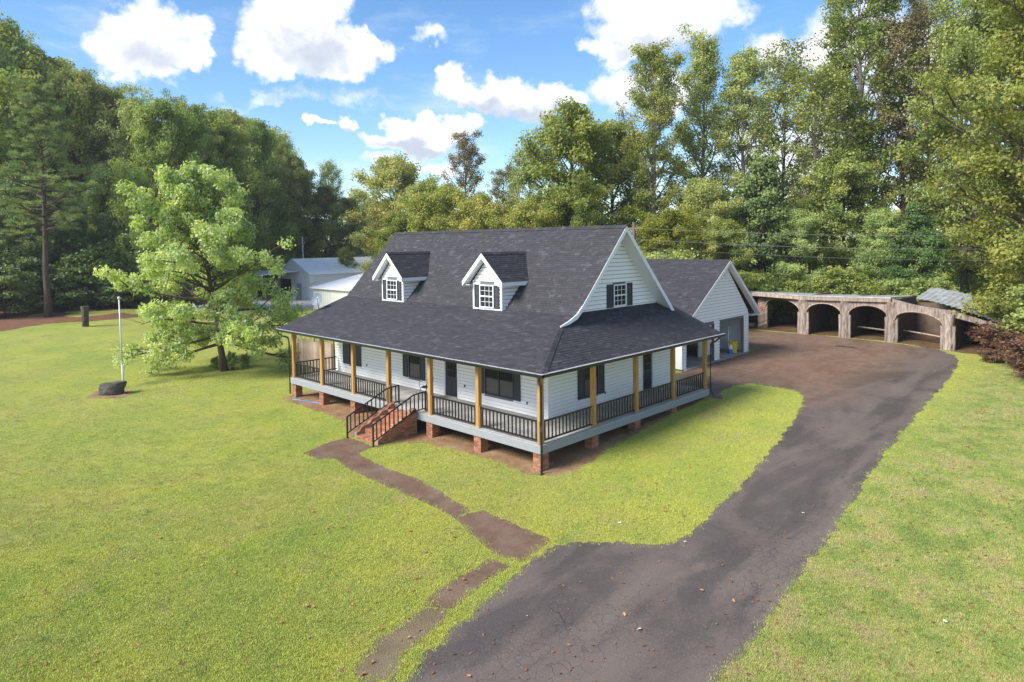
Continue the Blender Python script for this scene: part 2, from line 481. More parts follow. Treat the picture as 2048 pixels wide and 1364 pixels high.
# ------------------------------------------------------------------ terrain
CP = np.array([
    (0, 0, -1.06), (-19, 0, -1.15), (-9, -3, -1.06), (-4, -2.5, -1.04), (0, 6.5, -.76), (0, 10, -.62), (0, 13, -.48), (2, 17, -.42), (-4, 27, -.30), (-4, 20, -.32), (3, 25, -.32),
    (5, 40, -.10), (-10, 42, -.10), (0, 34, -.18), (5, 0, -1.0), (9, -6, -1.12), (12, -12, -1.2), (16, -18, -1.3), (0, -16, -1.35), (5, -10, -1.15),
    (-27, -7, -1.12), (-30, 0, -1.12), (-45, -5, -.65), (-60, -2, .05), (-70, 5, .4), (-45, 12, -.85), (-60, 30, -.85), (-85, 37, -.85), (-40, 25, -.95), (-25, 15, -1.0),
    (-12, -12, -1.3), (-20, -20, -1.2), (-40, -20, -.5), (12, 10, -.45), (14, 25, .0), (9, 18, -.35), (25, 30, .6), (25, 5, -.3), (25, -10, -.8), (-10, 25, -.4), (-15, 8, -.8),
    (30, 60, 1.2), (0, 60, .3), (-20, 60, .0), (-50, 60, -.4), (-90, 10, 1.2), (-90, -30, 1.4), (-120, 60, 0), (-60, 110, 0), (60, 40, 2.5), (60, -30, -.5), (20, -60, -1.5), (-40, -60, -.8),
    (300, 0, 0), (-300, 0, 1), (0, 300, 1), (0, -300, -1), (250, 250, 2), (-250, 250, 1), (250, -250, -1), (-250, -250, 0)], dtype=float)


def zg(x, y):
    x = np.asarray(x, float); y = np.asarray(y, float)
    d2 = (x[..., None] - CP[:, 0]) ** 2 + (y[..., None] - CP[:, 1]) ** 2 + 9.0
    w = d2 ** -1.6
    return (w * CP[:, 2]).sum(-1) / w.sum(-1)


def zg1(x, y):
    return float(zg(np.array([x]), np.array([y]))[0])


def ground_px(px, py):
    """where the sight line through a photo pixel meets the terrain"""
    d = px_ray(px, py); z = -1.0
    for _ in range(25):
        t = (z - CAM[2]) / d[2]
        p = CAM + d * t
        z = .5 * z + .5 * zg1(p[0], p[1])
    return p[0], p[1]


def at_depth(px, py, dep):
    return CAM + px_ray(px, py) * dep


# ------------------------------------------------------------------ object helpers
WORLD = {}


def link(o, parent=None, world=(0, 0, 0)):
    COL.objects.link(o)
    w = Vector(world)
    WORLD[o.name] = w
    if parent is not None:
        o.parent = parent
        o.location = w - WORLD[parent.name]
    else:
        o.location = w
    return o


def tag(o, label=None, cat=None, group=None, kind=None):
    if label: o['label'] = label
    if cat: o['category'] = cat
    if group: o['group'] = group
    if kind: o['kind'] = kind
    return o


def thing(name, loc, label, cat, group=None):
    return tag(link(bpy.data.objects.new(name, None), None, loc), label, cat, group)


class MB:
    """collects faces of one mesh"""
    def __init__(s):
        s.v = []; s.f = []

    def add(s, vs, fs):
        n = len(s.v); s.v += [tuple(x) for x in vs]; s.f += [tuple(i + n for i in f) for f in fs]
        return s

    def box(s, x0, x1, y0, y1, z0, z1):
        return s.add([(x0, y0, z0), (x1, y0, z0), (x1, y1, z0), (x0, y1, z0), (x0, y0, z1), (x1, y0, z1), (x1, y1, z1), (x0, y1, z1)],
                     [(0, 3, 2, 1), (4, 5, 6, 7), (0, 1, 5, 4), (1, 2, 6, 5), (2, 3, 7, 6), (3, 0, 4, 7)])

    def hexa(s, a, b):
        """two quads (4 points each) joined"""
        return s.add(list(a) + list(b), [(0, 3, 2, 1), (4, 5, 6, 7), (0, 1, 5, 4), (1, 2, 6, 5), (2, 3, 7, 6), (3, 0, 4, 7)])

    def slab(s, poly, off):
        """polygon extruded by vector off"""
        n = len(poly); off = Vector(off)
        vs = [Vector(p) for p in poly] + [Vector(p) + off for p in poly]
        fs = [tuple(range(n - 1, -1, -1)), tuple(range(n, 2 * n))] + [(i, (i + 1) % n, n + (i + 1) % n, n + i) for i in range(n)]
        return s.add(vs, fs)

    def tube(s, pts, r, n=8, cap=True):
        pts = [Vector(p) for p in pts]
        rs = r if isinstance(r, (list, tuple)) else [r] * len(pts)
        rings = []
        t0 = (pts[1] - pts[0]).normalized()
        ref = Vector((0, 0, 1)) if abs(t0.z) < .9 else Vector((1, 0, 0))
        for i, p in enumerate(pts):
            t = (pts[min(i + 1, len(pts) - 1)] - pts[max(i - 1, 0)]).normalized()
            a = t.cross(ref)
            if a.length < 1e-4: a = t.cross(Vector((0, 1, 0)))
            a.normalize(); b = t.cross(a)
            rings.append([p + (a * math.cos(2 * PI * j / n) + b * math.sin(2 * PI * j / n)) * rs[i] for j in range(n)])
        vs = [q for ring in rings for q in ring]
        fs = []
        for i in range(len(pts) - 1):
            for j in range(n):
                fs.append((i * n + j, i * n + (j + 1) % n, (i + 1) * n + (j + 1) % n, (i + 1) * n + j))
        if cap:
            fs.append(tuple(range(n - 1, -1, -1))); fs.append(tuple((len(pts) - 1) * n + j for j in range(n)))
        return s.add(vs, fs)

    def mesh(s, name, mat, smooth=False):
        me = bpy.data.meshes.new(name)
        me.from_pydata(s.v, [], s.f); me.update()
        if mat: me.materials.append(MAT[mat])
        if smooth: me.polygons.foreach_set('use_smooth', [True] * len(me.polygons))
        return me

    def obj(s, name, mat, parent=None, world=(0, 0, 0), smooth=False, local=False):
        """vertices are world coordinates unless local; the origin goes to world"""
        if not local and tuple(world) != (0, 0, 0):
            w = Vector(world); s.v = [tuple(Vector(v) - w) for v in s.v]
        o = bpy.data.objects.new(name, s.mesh(name, mat, smooth))
        return link(o, parent, world)


def inst(name, mesh, parent, world, rot=None, scale=None):
    o = bpy.data.objects.new(name, mesh)
    link(o, parent, world)
    if rot is not None: o.rotation_euler = rot
    if scale is not None: o.scale = scale
    return o


def np_mesh(name, V, F, mat, attr=None):
    """V (n,3), F (m,k) same-size faces"""
    me = bpy.data.meshes.new(name)
    n, (m, kk) = len(V), F.shape
    me.vertices.add(n); me.vertices.foreach_set('co', np.ascontiguousarray(V, dtype=np.float32).ravel())
    me.loops.add(m * kk); me.loops.foreach_set('vertex_index', np.ascontiguousarray(F, dtype=np.int32).ravel())
    me.polygons.add(m); me.polygons.foreach_set('loop_start', np.arange(0, m * kk, kk, dtype=np.int32))
    me.update(calc_edges=True)
    if mat: me.materials.append(MAT[mat])
    if attr is not None:
        a = me.color_attributes.new('lv', 'FLOAT_COLOR', 'POINT')
        a.data.foreach_set('color', np.ascontiguousarray(attr, dtype=np.float32).ravel())
    return me


# ------------------------------------------------------------------ ground sheet
def axis(lo, hi, step, far):
    a = list(np.arange(lo, hi + .01, step)); s = step
    while a[-1] < far: s *= 1.35; a.append(a[-1] + s)
    s = step
    while a[0] > -far: s *= 1.35; a.insert(0, a[0] - s)
    return np.array(a)


gx, gy = axis(-75, 32, .9, 700), axis(-26, 62, .9, 700)
GX, GY = np.meshgrid(gx, gy)
GZ = zg(GX.ravel(), GY.ravel())
idx = np.arange(len(gx) * len(gy)).reshape(len(gy), len(gx))
GF = np.stack([idx[:-1, :-1].ravel(), idx[:-1, 1:].ravel(), idx[1:, 1:].ravel(), idx[1:, :-1].ravel()], 1)
gme = np_mesh('ground', np.stack([GX.ravel(), GY.ravel(), GZ], 1), GF, 'lawn')
gme.polygons.foreach_set('use_smooth', [True] * len(gme.polygons))
tag(link(bpy.data.objects.new('ground', gme)), kind='structure')


def dense(poly, step, jit, seed):
    """closed outline refined and roughened"""
    r = random.Random(seed); out = []
    n = len(poly)
    for i in range(n):
        a, b = poly[i], poly[(i + 1) % n]
        L = math.hypot(b[0] - a[0], b[1] - a[1]); m = max(1, int(L / step))
        for j in range(m):
            t = j / m
            nx, ny = -(b[1] - a[1]) / max(L, 1e-6), (b[0] - a[0]) / max(L, 1e-6)
            d = jit * (math.sin(L * t * 2.1 + i * 1.7) * .35 + math.sin(L * t * 5.3 + i) * .25 + r.uniform(-.6, .6))
            out.append((a[0] + (b[0] - a[0]) * t + nx * d, a[1] + (b[1] - a[1]) * t + ny * d))
    return out


def inside(P, poly):
    x, y = P[:, 0], P[:, 1]; c = np.zeros(len(P), bool); n = len(poly)
    for i in range(n):
        x0, y0 = poly[i]; x1, y1 = poly[i - 1]
        with np.errstate(divide='ignore', invalid='ignore'):
            c ^= ((y0 > y) != (y1 > y)) & (x < (x1 - x0) * (y - y0) / (y1 - y0) + x0)
    return c


NOGRASS = []


def sheet(name, poly, mat, lift, step=.3, jit=.06, seed=1, grid=.9, grass=True):
    pts = dense(poly, step, jit, seed)
    if grass: NOGRASS.append(pts)
    xs = [p[0] for p in pts]; ys = [p[1] for p in pts]
    X, Y = np.meshgrid(np.arange(min(xs), max(xs), grid), np.arange(min(ys), max(ys), grid))
    Q = np.stack([X.ravel(), Y.ravel()], 1); Q = Q[inside(Q, pts)]
    n = len(pts)
    res = geometry.delaunay_2d_cdt([Vector(p) for p in pts] + [Vector(q) for q in Q], [(i, (i + 1) % n) for i in range(n)], [], 1, 1e-4)
    V = np.array([(v.x, v.y) for v in res[0]])
    z = zg(V[:, 0], V[:, 1]) + lift
    verts = [(V[i, 0], V[i, 1], z[i]) for i in range(len(V))]
    me = bpy.data.meshes.new(name); me.from_pydata(verts, [], [tuple(f) for f in res[2]]); me.update()
    me.materials.append(MAT[mat])
    me.polygons.foreach_set('use_smooth', [True] * len(me.polygons))
    return tag(link(bpy.data.objects.new(name, me)), kind='structure')


G = ground_px
drive = [(-3, -32), (1.5, -19), (4.6, -12.6)] + [G(*q) for q in (
    (800, 1364), (880, 1285), (950, 1222), (1000, 1175), (1050, 1128), (1105, 1096), (1150, 1085), (1200, 1082), (1260, 1085), (1300, 1092), (1350, 1086), (1400, 1050),
    (1440, 1010), (1480, 975), (1520, 925), (1560, 880), (1592, 835), (1608, 800), (1598, 784), (1560, 775), (1500, 766), (1465, 772), (1430, 790))] + [(.6, 13.2), (-2.2, 13.3), (-4.2, 16.0), (-4.2, 27.6), (-8, 31), (-11, 36.5)] + [
    G(*q) for q in ((1610, 668), (1690, 676), (1785, 686), (1880, 700), (1912, 713), (1915, 730), (1898, 757), (1860, 800), (1800, 870), (1720, 980), (1650, 1085), (1590, 1170), (1540, 1232), (1480, 1310), (1430, 1364))] + [
    (10.9, -11), (11.2, -20), (9, -32)]
sheet('driveway', drive, 'asphalt', .012, .13, .12, 4)
for i, (q, m, nm) in enumerate((
        (((606, 908), (655, 886), (697, 874), (750, 894), (702, 912), (640, 919)), 'path_agg', 'garden_path'),
        (((668, 918), (712, 905), (760, 930), (850, 965), (905, 1000), (942, 1022), (906, 1036), (860, 1010), (780, 975), (700, 940)), 'path_agg', 'garden_path'),
        (((908, 1036), (965, 1021), (1010, 1040), (1103, 1080), (1045, 1124), (985, 1106), (940, 1068)), 'path_agg', 'garden_path'),
        (((972, 1120), (1022, 1130), (905, 1218), (838, 1214), (868, 1185)), 'path_agg', 'garden_path'),
        (((705, 1345), (750, 1285), (826, 1232), (850, 1214), (898, 1220), (880, 1250), (805, 1316), (790, 1360), (735, 1366)), 'worn', 'bare_ground'),
        (((172, 797), (190, 783), (250, 780), (272, 786), (240, 796)), 'soil', 'bare_ground'))):
    sheet(nm, [G(*p) for p in q], m, .008 + .001 * i, .16, .07, 20 + i, .5)
soil_poly = [G(*q) for q in ((566, 795), (600, 810), (690, 842))] + [(-9.9, -2.1), (-6.8, -2.3)] + [G(*q) for q in ((770, 888), (850, 884), (930, 906), (1000, 926), (1060, 950), (1110, 952), (1150, 943), (1215, 902), (1300, 852), (1390, 806), (1440, 782))] + [(.6, 13.0), (-19.5, 13.0), (-20.0, 4)]
sheet('bare_soil', soil_poly, 'soil', .006, .25, .12, 31)
sheet('forest_floor', [G(*q) for q in ((-260, 690), (0, 664), (90, 648), (190, 642), (290, 633), (400, 622))] + [(-75, 22), (-100, 30), (-130, 0), (-110, -40), (-70, -40)], 'needle_floor', .012, 1.0, .35, 33, 4)
sheet('gravel_yard', [G(*q) for q in ((300, 640), (360, 626), (450, 612), (620, 618), (700, 622))] + [(-42, 36), (-50, 52), (-95, 60), (-88, 30), (-80, 22)], 'gravel', .02, .8, .3, 34, 3)
sheet('brush_ground', [(-12, 37.2), (-5, 37.6), (2, 37.1), (5.4, 35.3), (7.2, 34.6), (9.0, 33.5), (11.5, 29.5), (14.5, 26.5), (26, 22), (40, 40), (20, 60), (-20, 60), (-14, 45.5)], 'brush_floor', .02, .6, .35, 35, 3)

# ------------------------------------------------------------------ the house
house = thing('farmhouse', (-9.5, 6.5, -1.05), 'white farmhouse with charcoal shingle roof, two dormers and a wraparound porch', 'house')
LX, FY, RX, BY = -19.2, 2.95, -2.22, 12.9          # left wall, front wall, right wall, back wall
DKX0, DKY1 = -19.16, 12.83                           # deck extent
EO, EZ, BRY, BRZ, RY, RZ, GX1 = .5, 2.81, 4.08, 4.39, 7.8, 8.3, -1.5
RKX = -19.68                                         # left rake


class Frame:
    """a wall plane: point(u, z, n)"""
    def __init__(s, o, u, n):
        s.o = Vector(o); s.u = Vector(u); s.nv = Vector(n)

    def p(s, u, z, n=0.0):
        return s.o + s.u * u + Vector((0, 0, z)) + s.nv * n

    def box(s, mb, u0, u1, z0, z1, n0, n1):
        a = [s.p(u0, z0, n0), s.p(u1, z0, n0), s.p(u1, z0, n1), s.p(u0, z0, n1)]
        b = [s.p(u0, z1, n0), s.p(u1, z1, n0), s.p(u1, z1, n1), s.p(u0, z1, n1)]
        return mb.hexa(a, b)


def boards(parent, fr, z0, z1, span, holes, e=.13):
    """lap siding: one object for each board, cut round the openings. span(z) -> (u0,u1)"""
    z = z0 - e
    while z + e < z1 - .03:
        z += e
        zt = min(z + e, z1) - .024  # gap left above each board; the dark core there paints the lap shadow
        b0, b1 = span(z); t0, t1 = span(zt - .002)
        if b1 - b0 > .05:
            cuts = sorted([(h[0], h[1]) for h in holes if h[2] < zt - .02 and h[3] > z + .02])
            segs = []; cur = b0; curt = t0
            for (c0, c1) in cuts:
                if c0 > cur + .02: segs.append((cur, c0, curt, c0))
                cur = c1; curt = c1
            if b1 > cur + .02: segs.append((cur, b1, curt, max(t1, curt + .01)))
            for (ub0, ub1, ut0, ut1) in segs:
                mb = MB()
                mb.hexa([fr.p(ub0, z, .002), fr.p(ub1, z, .002), fr.p(ub1, z, .046), fr.p(ub0, z, .046)],
                        [fr.p(ut0, zt, .002), fr.p(ut1, zt, .002), fr.p(ut1, zt, .006), fr.p(ut0, zt, .006)])
                mb.obj('siding_board', 'siding', parent, fr.p((ub0 + ub1) / 2, z, 0))


def grid_window(parent, fr, u0, u1, z0, z1, cols=3, rows=2, sub=True):
    """white double-hung window with muntins, set into a dark recess"""
    own = parent
    if sub:
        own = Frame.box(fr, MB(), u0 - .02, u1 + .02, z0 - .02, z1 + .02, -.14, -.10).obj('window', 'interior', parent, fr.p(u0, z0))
    m = MB(); w = .055
    fr.box(m, u0, u1, z1 - w, z1, -.05, .045); fr.box(m, u0, u1, z0, z0 + w, -.05, .05)
    fr.box(m, u0, u0 + w, z0 + w, z1 - w, -.05, .045); fr.box(m, u1 - w, u1, z0 + w, z1 - w, -.05, .045)
    zm = (z0 + z1) / 2
    fr.box(m, u0 + w, u1 - w, zm - .03, zm + .03, -.04, .03)
    m.obj('frame', 'trim', own, fr.p(u0, z0))
    g = MB(); t = .009
    for (a, b) in ((z0 + w, zm - .03), (zm + .03, z1 - w)):
        for c in range(1, cols):
            u = u0 + w + (u1 - u0 - 2 * w) * c / cols
            fr.box(g, u - t, u + t, a, b, -.018, .004)
        for c in range(1, rows):
            zz = a + (b - a) * c / rows
            fr.box(g, u0 + w, u1 - w, zz - t, zz + t, -.016, .002)
    g.obj('muntin', 'trim', own, fr.p(u0, z0))
    for i, (a, b) in enumerate(((z0 + w, zm - .03), (zm + .03, z1 - w))):
        fr.box(MB(), u0 + w, u1 - w, a, b, -.030, -.022).obj('pane', 'pane', own, fr.p(u0, a))


def screen_window(parent, fr, u0, u1, z0, z1, n=1):
    """dark-framed window with insect screens"""
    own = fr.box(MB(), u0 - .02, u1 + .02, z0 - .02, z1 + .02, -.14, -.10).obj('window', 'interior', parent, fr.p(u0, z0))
    m = MB(); w = .045
    fr.box(m, u0, u1, z1 - w, z1, -.05, .03); fr.box(m, u0, u1, z0, z0 + w, -.05, .035)
    for i in range(n + 1):
        u = u0 + (u1 - u0 - w) * i / n
        fr.box(m, u, u + w, z0 + w, z1 - w, -.05, .03)
    m.obj('frame', 'shutter', own, fr.p(u0, z0))
    for i in range(n):
        a = u0 + w + (u1 - u0 - w) * i / n; b = a + (u1 - u0 - w) / n - w
        zm = (z0 + z1) / 2
        fr.box(MB(), a, b, z0 + w, zm - .015, -.02, -.012).obj('screen', 'screen', own, fr.p(a, z0))
        fr.box(MB(), a, b, zm + .015, z1 - w, -.032, -.022).obj('pane', 'pane', own, fr.p(a, zm))
        fr.box(MB(), a, b, zm - .015, zm + .015, -.03, .01).obj('meeting_rail', 'shutter', own, fr.p(a, zm))


def shutter(parent, fr, u0, u1, z0, z1):
    m = MB(); w = min(.05, (u1 - u0) * .2)
    fr.box(m, u0, u1, z0, z0 + w, .036, .080); fr.box(m, u0, u1, z1 - w, z1, .036, .080)
    fr.box(m, u0, u0 + w, z0 + w, z1 - w, .036, .080); fr.box(m, u1 - w, u1, z0 + w, z1 - w, .036, .080)
    zm = (z0 + z1) / 2; fr.box(m, u0 + w, u1 - w, zm - w / 2, zm + w / 2, .036, .076)
    n = max(6, int((z1 - z0) / .055))
    for i in range(n):
        z = z0 + w + (z1 - z0 - 2 * w) * i / n; d = (z1 - z0 - 2 * w) / n
        m.hexa([fr.p(u0 + w, z, .048), fr.p(u1 - w, z, .048), fr.p(u1 - w, z, .070), fr.p(u0 + w, z, .070)],
               [fr.p(u0 + w, z + d * 1.0, .048), fr.p(u1 - w, z + d * 1.0, .048), fr.p(u1 - w, z + d * 1.0, .054), fr.p(u0 + w, z + d * 1.0, .054)])
    return m.obj('shutter', 'shutter', parent, fr.p(u0, z0))


def entry_door(parent, fr, u0, u1, z0, z1):
    d = fr.box(MB(), u0, u1, z0, z1, -.06, -.02).obj('door', 'door_navy', parent, fr.p(u0, z0))
    m = MB(); w = .10
    fr.box(m, u0 - w, u0, z0 - .04, z1 + w, -.06, .04); fr.box(m, u1, u1 + w, z0 - .04, z1 + w, -.06, .04); fr.box(m, u0, u1, z1, z1 + w, -.06, .04)
    m.obj('door_frame', 'trim', d, fr.p(u0, z0))
    fr.box(MB(), u0 - .02, u1 + .02, z0 - .05, z0, -.06, .08).obj('threshold', 'deck_board', d, fr.p(u0, z0))
    g0, g1, h0, h1 = u0 + .16, u1 - .16, z0 + .95, z1 - .12
    fr.box(MB(), g0, g1, h0, h1, -.018, -.012).obj('pane', 'pane', d, fr.p(g0, h0))
    g = MB()
    for i in range(4):
        u = g0 + (g1 - g0) * i / 3; fr.box(g, u - .016, u + .016, h0 - .016, h1 + .016, -.018, .0)
    for i in range(4):
        z = h0 + (h1 - h0) * i / 3; fr.box(g, g0 - .016, g1 + .016, z - .016, z + .016, -.017, -.002)
    g.obj('muntin', 'door_navy', d, fr.p(g0, h0))
    for a, b in ((u0 + .12, (u0 + u1) / 2 - .05), ((u0 + u1) / 2 + .05, u1 - .12)):
        fr.box(MB(), a, b, z0 + .2, z0 + .75, -.02, -.008).obj('door_panel', 'door_navy', d, fr.p(a, z0))
    k = MB(); c = fr.p(u0 + .07, z0 + .98, .03)
    k.tube([c - fr.nv * .04, c, c + fr.nv * .015], [.012, .03, .02], 8).obj('door_knob', 'bracket', d, c, smooth=True)


FF = Frame((0, FY, 0), (1, 0, 0), (0, -1, 0))
FR = Frame((RX, 0, 0), (0, 1, 0), (1, 0, 0))
# wall cores (2 cm behind the boards, openings left by recessed boxes)
fh_holes = [(-17.72, -16.98, .55, 2.05), (-11.96, -10.97, .53, 2.05), (-9.08, -7.96, -.06, 2.20), (-6.12, -4.26, .52, 2.05)]
rh_holes = [(5.41, 6.48, .49, 2.05), (10.08, 11.15, -.06, 2.22)]


def wall_core(fr, u0, u1, z0, z1, holes, parent, name='wall', mat='sheathing_lap_shade'):
    m = MB(); us = sorted({u0, u1} | {h[0] for h in holes} | {h[1] for h in holes})
    for a, b in zip(us[:-1], us[1:]):
        hs = [h for h in holes if h[0] <= a + 1e-6 and h[1] >= b - 1e-6]
        if not hs: fr.box(m, a, b, z0, z1, -.10, 0)
        else:
            h = hs[0]
            if h[2] > z0 + .01: fr.box(m, a, b, z0, h[2], -.10, 0)
            if h[3] < z1 - .01: fr.box(m, a, b, h[3], z1, -.10, 0)
    return m.obj(name, mat, parent, fr.p(u0, z0))


w_front = wall_core(FF, LX, RX, -.05, 2.95, fh_holes, house)
w_right = wall_core(FR, FY + .02, BY, -.05, 2.95, rh_holes, house)
boards(w_front, FF, -.04, 2.80, lambda z: (LX + .10, RX - .10), fh_holes, .16)
boards(w_right, FR, -.04, 2.90, lambda z: (FY + .10, BY - .10), rh_holes, .16)
MB().box(LX - .02, LX + .10, FY - .035, FY + .02, -.05, 2.8).obj('corner_trim', 'trim', w_front)
MB().box(RX - .10, RX + .035, FY - .035, FY + .10, -.05, 2.8).obj('corner_trim', 'trim', w_front)
MB().box(RX - .10, RX + .035, BY - .10, BY + .03, -.05, 2.8).obj('corner_trim', 'trim', w_right)
# dark room volume closed off behind the windows, left and back walls
MB().box(LX, RX - .12, BY - .1, BY, -1.0, 3.6).obj('wall', 'siding', house)
MB().slab([(LX, FY + .1, -1.0), (LX, BY - .1, -1.0), (LX, BY - .1, 2.9), (LX, RY, RZ - .4), (LX, 4.3, 4.2), (LX, FY + .1, 3.75)], (.1, 0, 0)).obj('wall', 'siding', house)
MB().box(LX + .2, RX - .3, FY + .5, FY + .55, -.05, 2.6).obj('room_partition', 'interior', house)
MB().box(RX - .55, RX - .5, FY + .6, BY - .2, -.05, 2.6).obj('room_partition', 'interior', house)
# windows and doors of the ground floor
for (a, b, n, s0, s1) in ((-17.72, -16.98, 1, -18.31, -16.42), (-11.96, -10.97, 1, -12.40, -10.54), (-6.12, -4.26, 2, -6.46, -3.80)):
    screen_window(w_front, FF, a, b, .54, 2.04, n)
    shutter(w_front, FF, s0, a - .02, .52, 2.06); shutter(w_front, FF, b + .02, s1, .52, 2.06)
screen_window(w_right, FR, 5.41, 6.48, .50, 2.04, 1)
shutter(w_right, FR, 4.92, 5.39, .48, 2.06); shutter(w_right, FR, 6.50, 6.88, .48, 2.06)
entry_door(w_front, FF, -8.98, -8.06, .02, 2.10)
entry_door(w_right, FR, 10.18, 11.05, .02, 2.12)
for (fr, u, z) in ((FF, -15.9, .62), (FF, -7.55, .62), (FF, -3.45, .45), (FR, 6.95, .40)):     # small outdoor sockets
    fr.box(MB(), u, u + .07, z, z + .11, .02, .05).obj('outlet_box', 'shutter', w_front if fr is FF else w_right, fr.p(u, z))

# ---------------- roof
roof = MB()
TH = .16
pl_front = [(RKX, -EO, EZ), (EO, -EO, EZ), (GX1, 2.87, 3.973), (GX1, BRY, BRZ), (RKX, BRY, BRZ)]
pl_up = [(RKX, BRY, BRZ), (GX1, BRY, BRZ), (GX1, RY, RZ), (RKX, RY, RZ)]
pl_right = [(EO, -EO, EZ), (EO, 13.35, EZ), (RX, 12.3, BRZ), (RX, BRY, BRZ)]
pl_back = [(GX1, 12.2, 3.85), (RKX, 12.2, 3.85), (RKX, RY, RZ), (GX1, RY, RZ)]
pl_back2 = [(EO, 13.35, EZ), (RKX, 13.35, EZ), (RKX, 12.15, 3.80), (RX, 12.25, 4.3)]
for p in (pl_front, pl_up, pl_right, pl_back, pl_back2):
    roof.slab([(x, y, z - .13) for x, y, z in p], (0, 0, .12))
roof_o = roof.obj('roof', 'shingle', house, (-9.5, RY, RZ))
SH_IND = []


def shingles(poly, parent, e=.135, skip=None, collect=True, seed=0):
    """courses of separate tabs over a planar convex roof face; poly[0]->poly[1] is the eave"""
    r = random.Random(seed)
    P = [Vector(p) for p in poly]
    ud = (P[1] - P[0]).normalized(); nd = None
    for q in P[2:]:
        c = ud.cross(q - P[0])
        if c.length > .1: nd = c.normalized(); break
    if nd.z < 0: nd = -nd
    vd = nd.cross(ud)
    if vd.z < 0: vd = -vd
    Q = [((p - P[0]).dot(ud), (p - P[0]).dot(vd)) for p in P]
    vmax = max(q[1] for q in Q)

    def span(v):
        xs = []
        for i in range(len(Q)):
            (u0, v0), (u1, v1) = Q[i], Q[(i + 1) % len(Q)]
            if (v0 <= v < v1) or (v1 <= v < v0):
                xs.append(u0 + (u1 - u0) * (v - v0) / (v1 - v0))
        return (min(xs), max(xs)) if len(xs) >= 2 else None
    v = -.03; row = 0
    items = []
    while v < vmax - .02:
        s = span(min(max(v + e * .5, .001), vmax - .001))
        if s:
            u = s[0] - r.uniform(0, .3)
            while u < s[1]:
                w = r.choice((.15, .2, .26, .33, .42))
                a, b = max(u, s[0]), min(u + w, s[1])
                if b - a > .04:
                    c = P[0] + ud * ((a + b) / 2) + vd * (v + e / 2)
                    if skip is None or not skip(c):
                        items.append((P[0] + ud * a + vd * v, b - a, ud, vd, nd, r.choice((.010, .013, .017)), r.random(), min(e + .03, vmax - v)))
                u += w
        v += e; row += 1
    return items


def in_dormer(c):
    for x0, x1 in ((-15.55, -13.65), (-7.84, -5.9)):
        if x0 < c.x < x1 and 3.95 < c.y < 5.3: return True
    return False


items = shingles(pl_front, roof_o, seed=1, skip=in_dormer) + shingles(pl_up, roof_o, seed=2, skip=in_dormer) + shingles(pl_right, roof_o, seed=3)


def emit_shingles(items, parent, n_ind):
    """the n_ind nearest are objects, the rest one mesh"""
    camv = Vector(CAM)
    items = sorted(items, key=lambda t: (t[0] - camv).length)
    um = MB(); e = .165
    um.add([(0, 0, .002), (1, 0, .002), (1, 0, .014), (0, 0, .014), (0, e, .001), (1, e, .001), (1, e, .003), (0, e, .003)],
           [(0, 1, 2, 3), (3, 2, 6, 7), (0, 3, 7, 4), (1, 5, 6, 2)])
    ume = um.mesh('shingle', 'shingle')
    for (p, w, ud, vd, nd, th, rv, ln) in items[:n_ind]:
        o = bpy.data.objects.new('shingle', ume); COL.objects.link(o); WORLD[o.name] = p; o.parent = parent
        mt = Matrix.Identity(4)
        for i in range(3):
            mt[i][0], mt[i][1], mt[i][2] = ud[i] * (w - .005), vd[i], nd[i] * th / .013
            mt[i][3] = p[i] - WORLD[parent.name][i]
        o.matrix_basis = mt
    V = []; F = []; A = []
    for (p, w, ud, vd, nd, th, rv, ln) in items[n_ind:]:
        n = len(V); w -= .005
        for (a, b, c) in ((0, 0, .002), (w, 0, .002), (w, 0, th), (0, 0, th), (0, ln, .001), (w, ln, .001), (w, ln, .003), (0, ln, .003)):
            V.append(p + ud * a + vd * b + nd * c)
        F += [(n, n + 1, n + 2, n + 3), (n + 3, n + 2, n + 6, n + 7), (n, n + 3, n + 7, n + 4), (n + 1, n + 5, n + 6, n + 2)]
        A += [rv] * 8
    w0 = WORLD[parent.name]
    me = np_mesh('shingle_courses', np.array([tuple(v - w0) for v in V]), np.array(F), 'shingle')
    me.polygons.foreach_set('use_smooth', [False] * len(me.polygons))
    at = me.attributes.new('rnd', 'FLOAT', 'POINT'); at.data.foreach_set('value', A)
    o = link(bpy.data.objects.new('shingle_courses', me), parent, w0)
    o['kind'] = 'stuff'


# ridge and hip caps
def caps(parent, a, b, w=.30, name='ridge_cap', droop=.10):
    a, b = Vector(a), Vector(b); L = (b - a).length; n = int(L / .3); d = (b - a) / n
    side = d.cross(Vector((0, 0, 1))).normalized()
    for i in range(n):
        p, q = a + d * i, a + d * (i + 1.12)
        m = MB()
        lift = Vector((0, 0, .022)); l2 = Vector((0, 0, .008)); dr = Vector((0, 0, -droop))
        m.add([p + side * w / 2 + dr + lift, p + lift * 1.2, p - side * w / 2 + dr + lift, q + side * w / 2 + dr + l2, q + l2, q - side * w / 2 + dr + l2],
              [(0, 1, 4, 3), (1, 2, 5, 4)])
        m.obj(name, 'shingle', parent, p)


caps(roof_o, (GX1 + .02, RY, RZ + .01), (RKX, RY, RZ + .01), .34, 'ridge_cap', .15)
caps(roof_o, (EO, -EO, EZ + .01), (GX1, 2.87, 3.983), .34, 'hip_cap', .075)
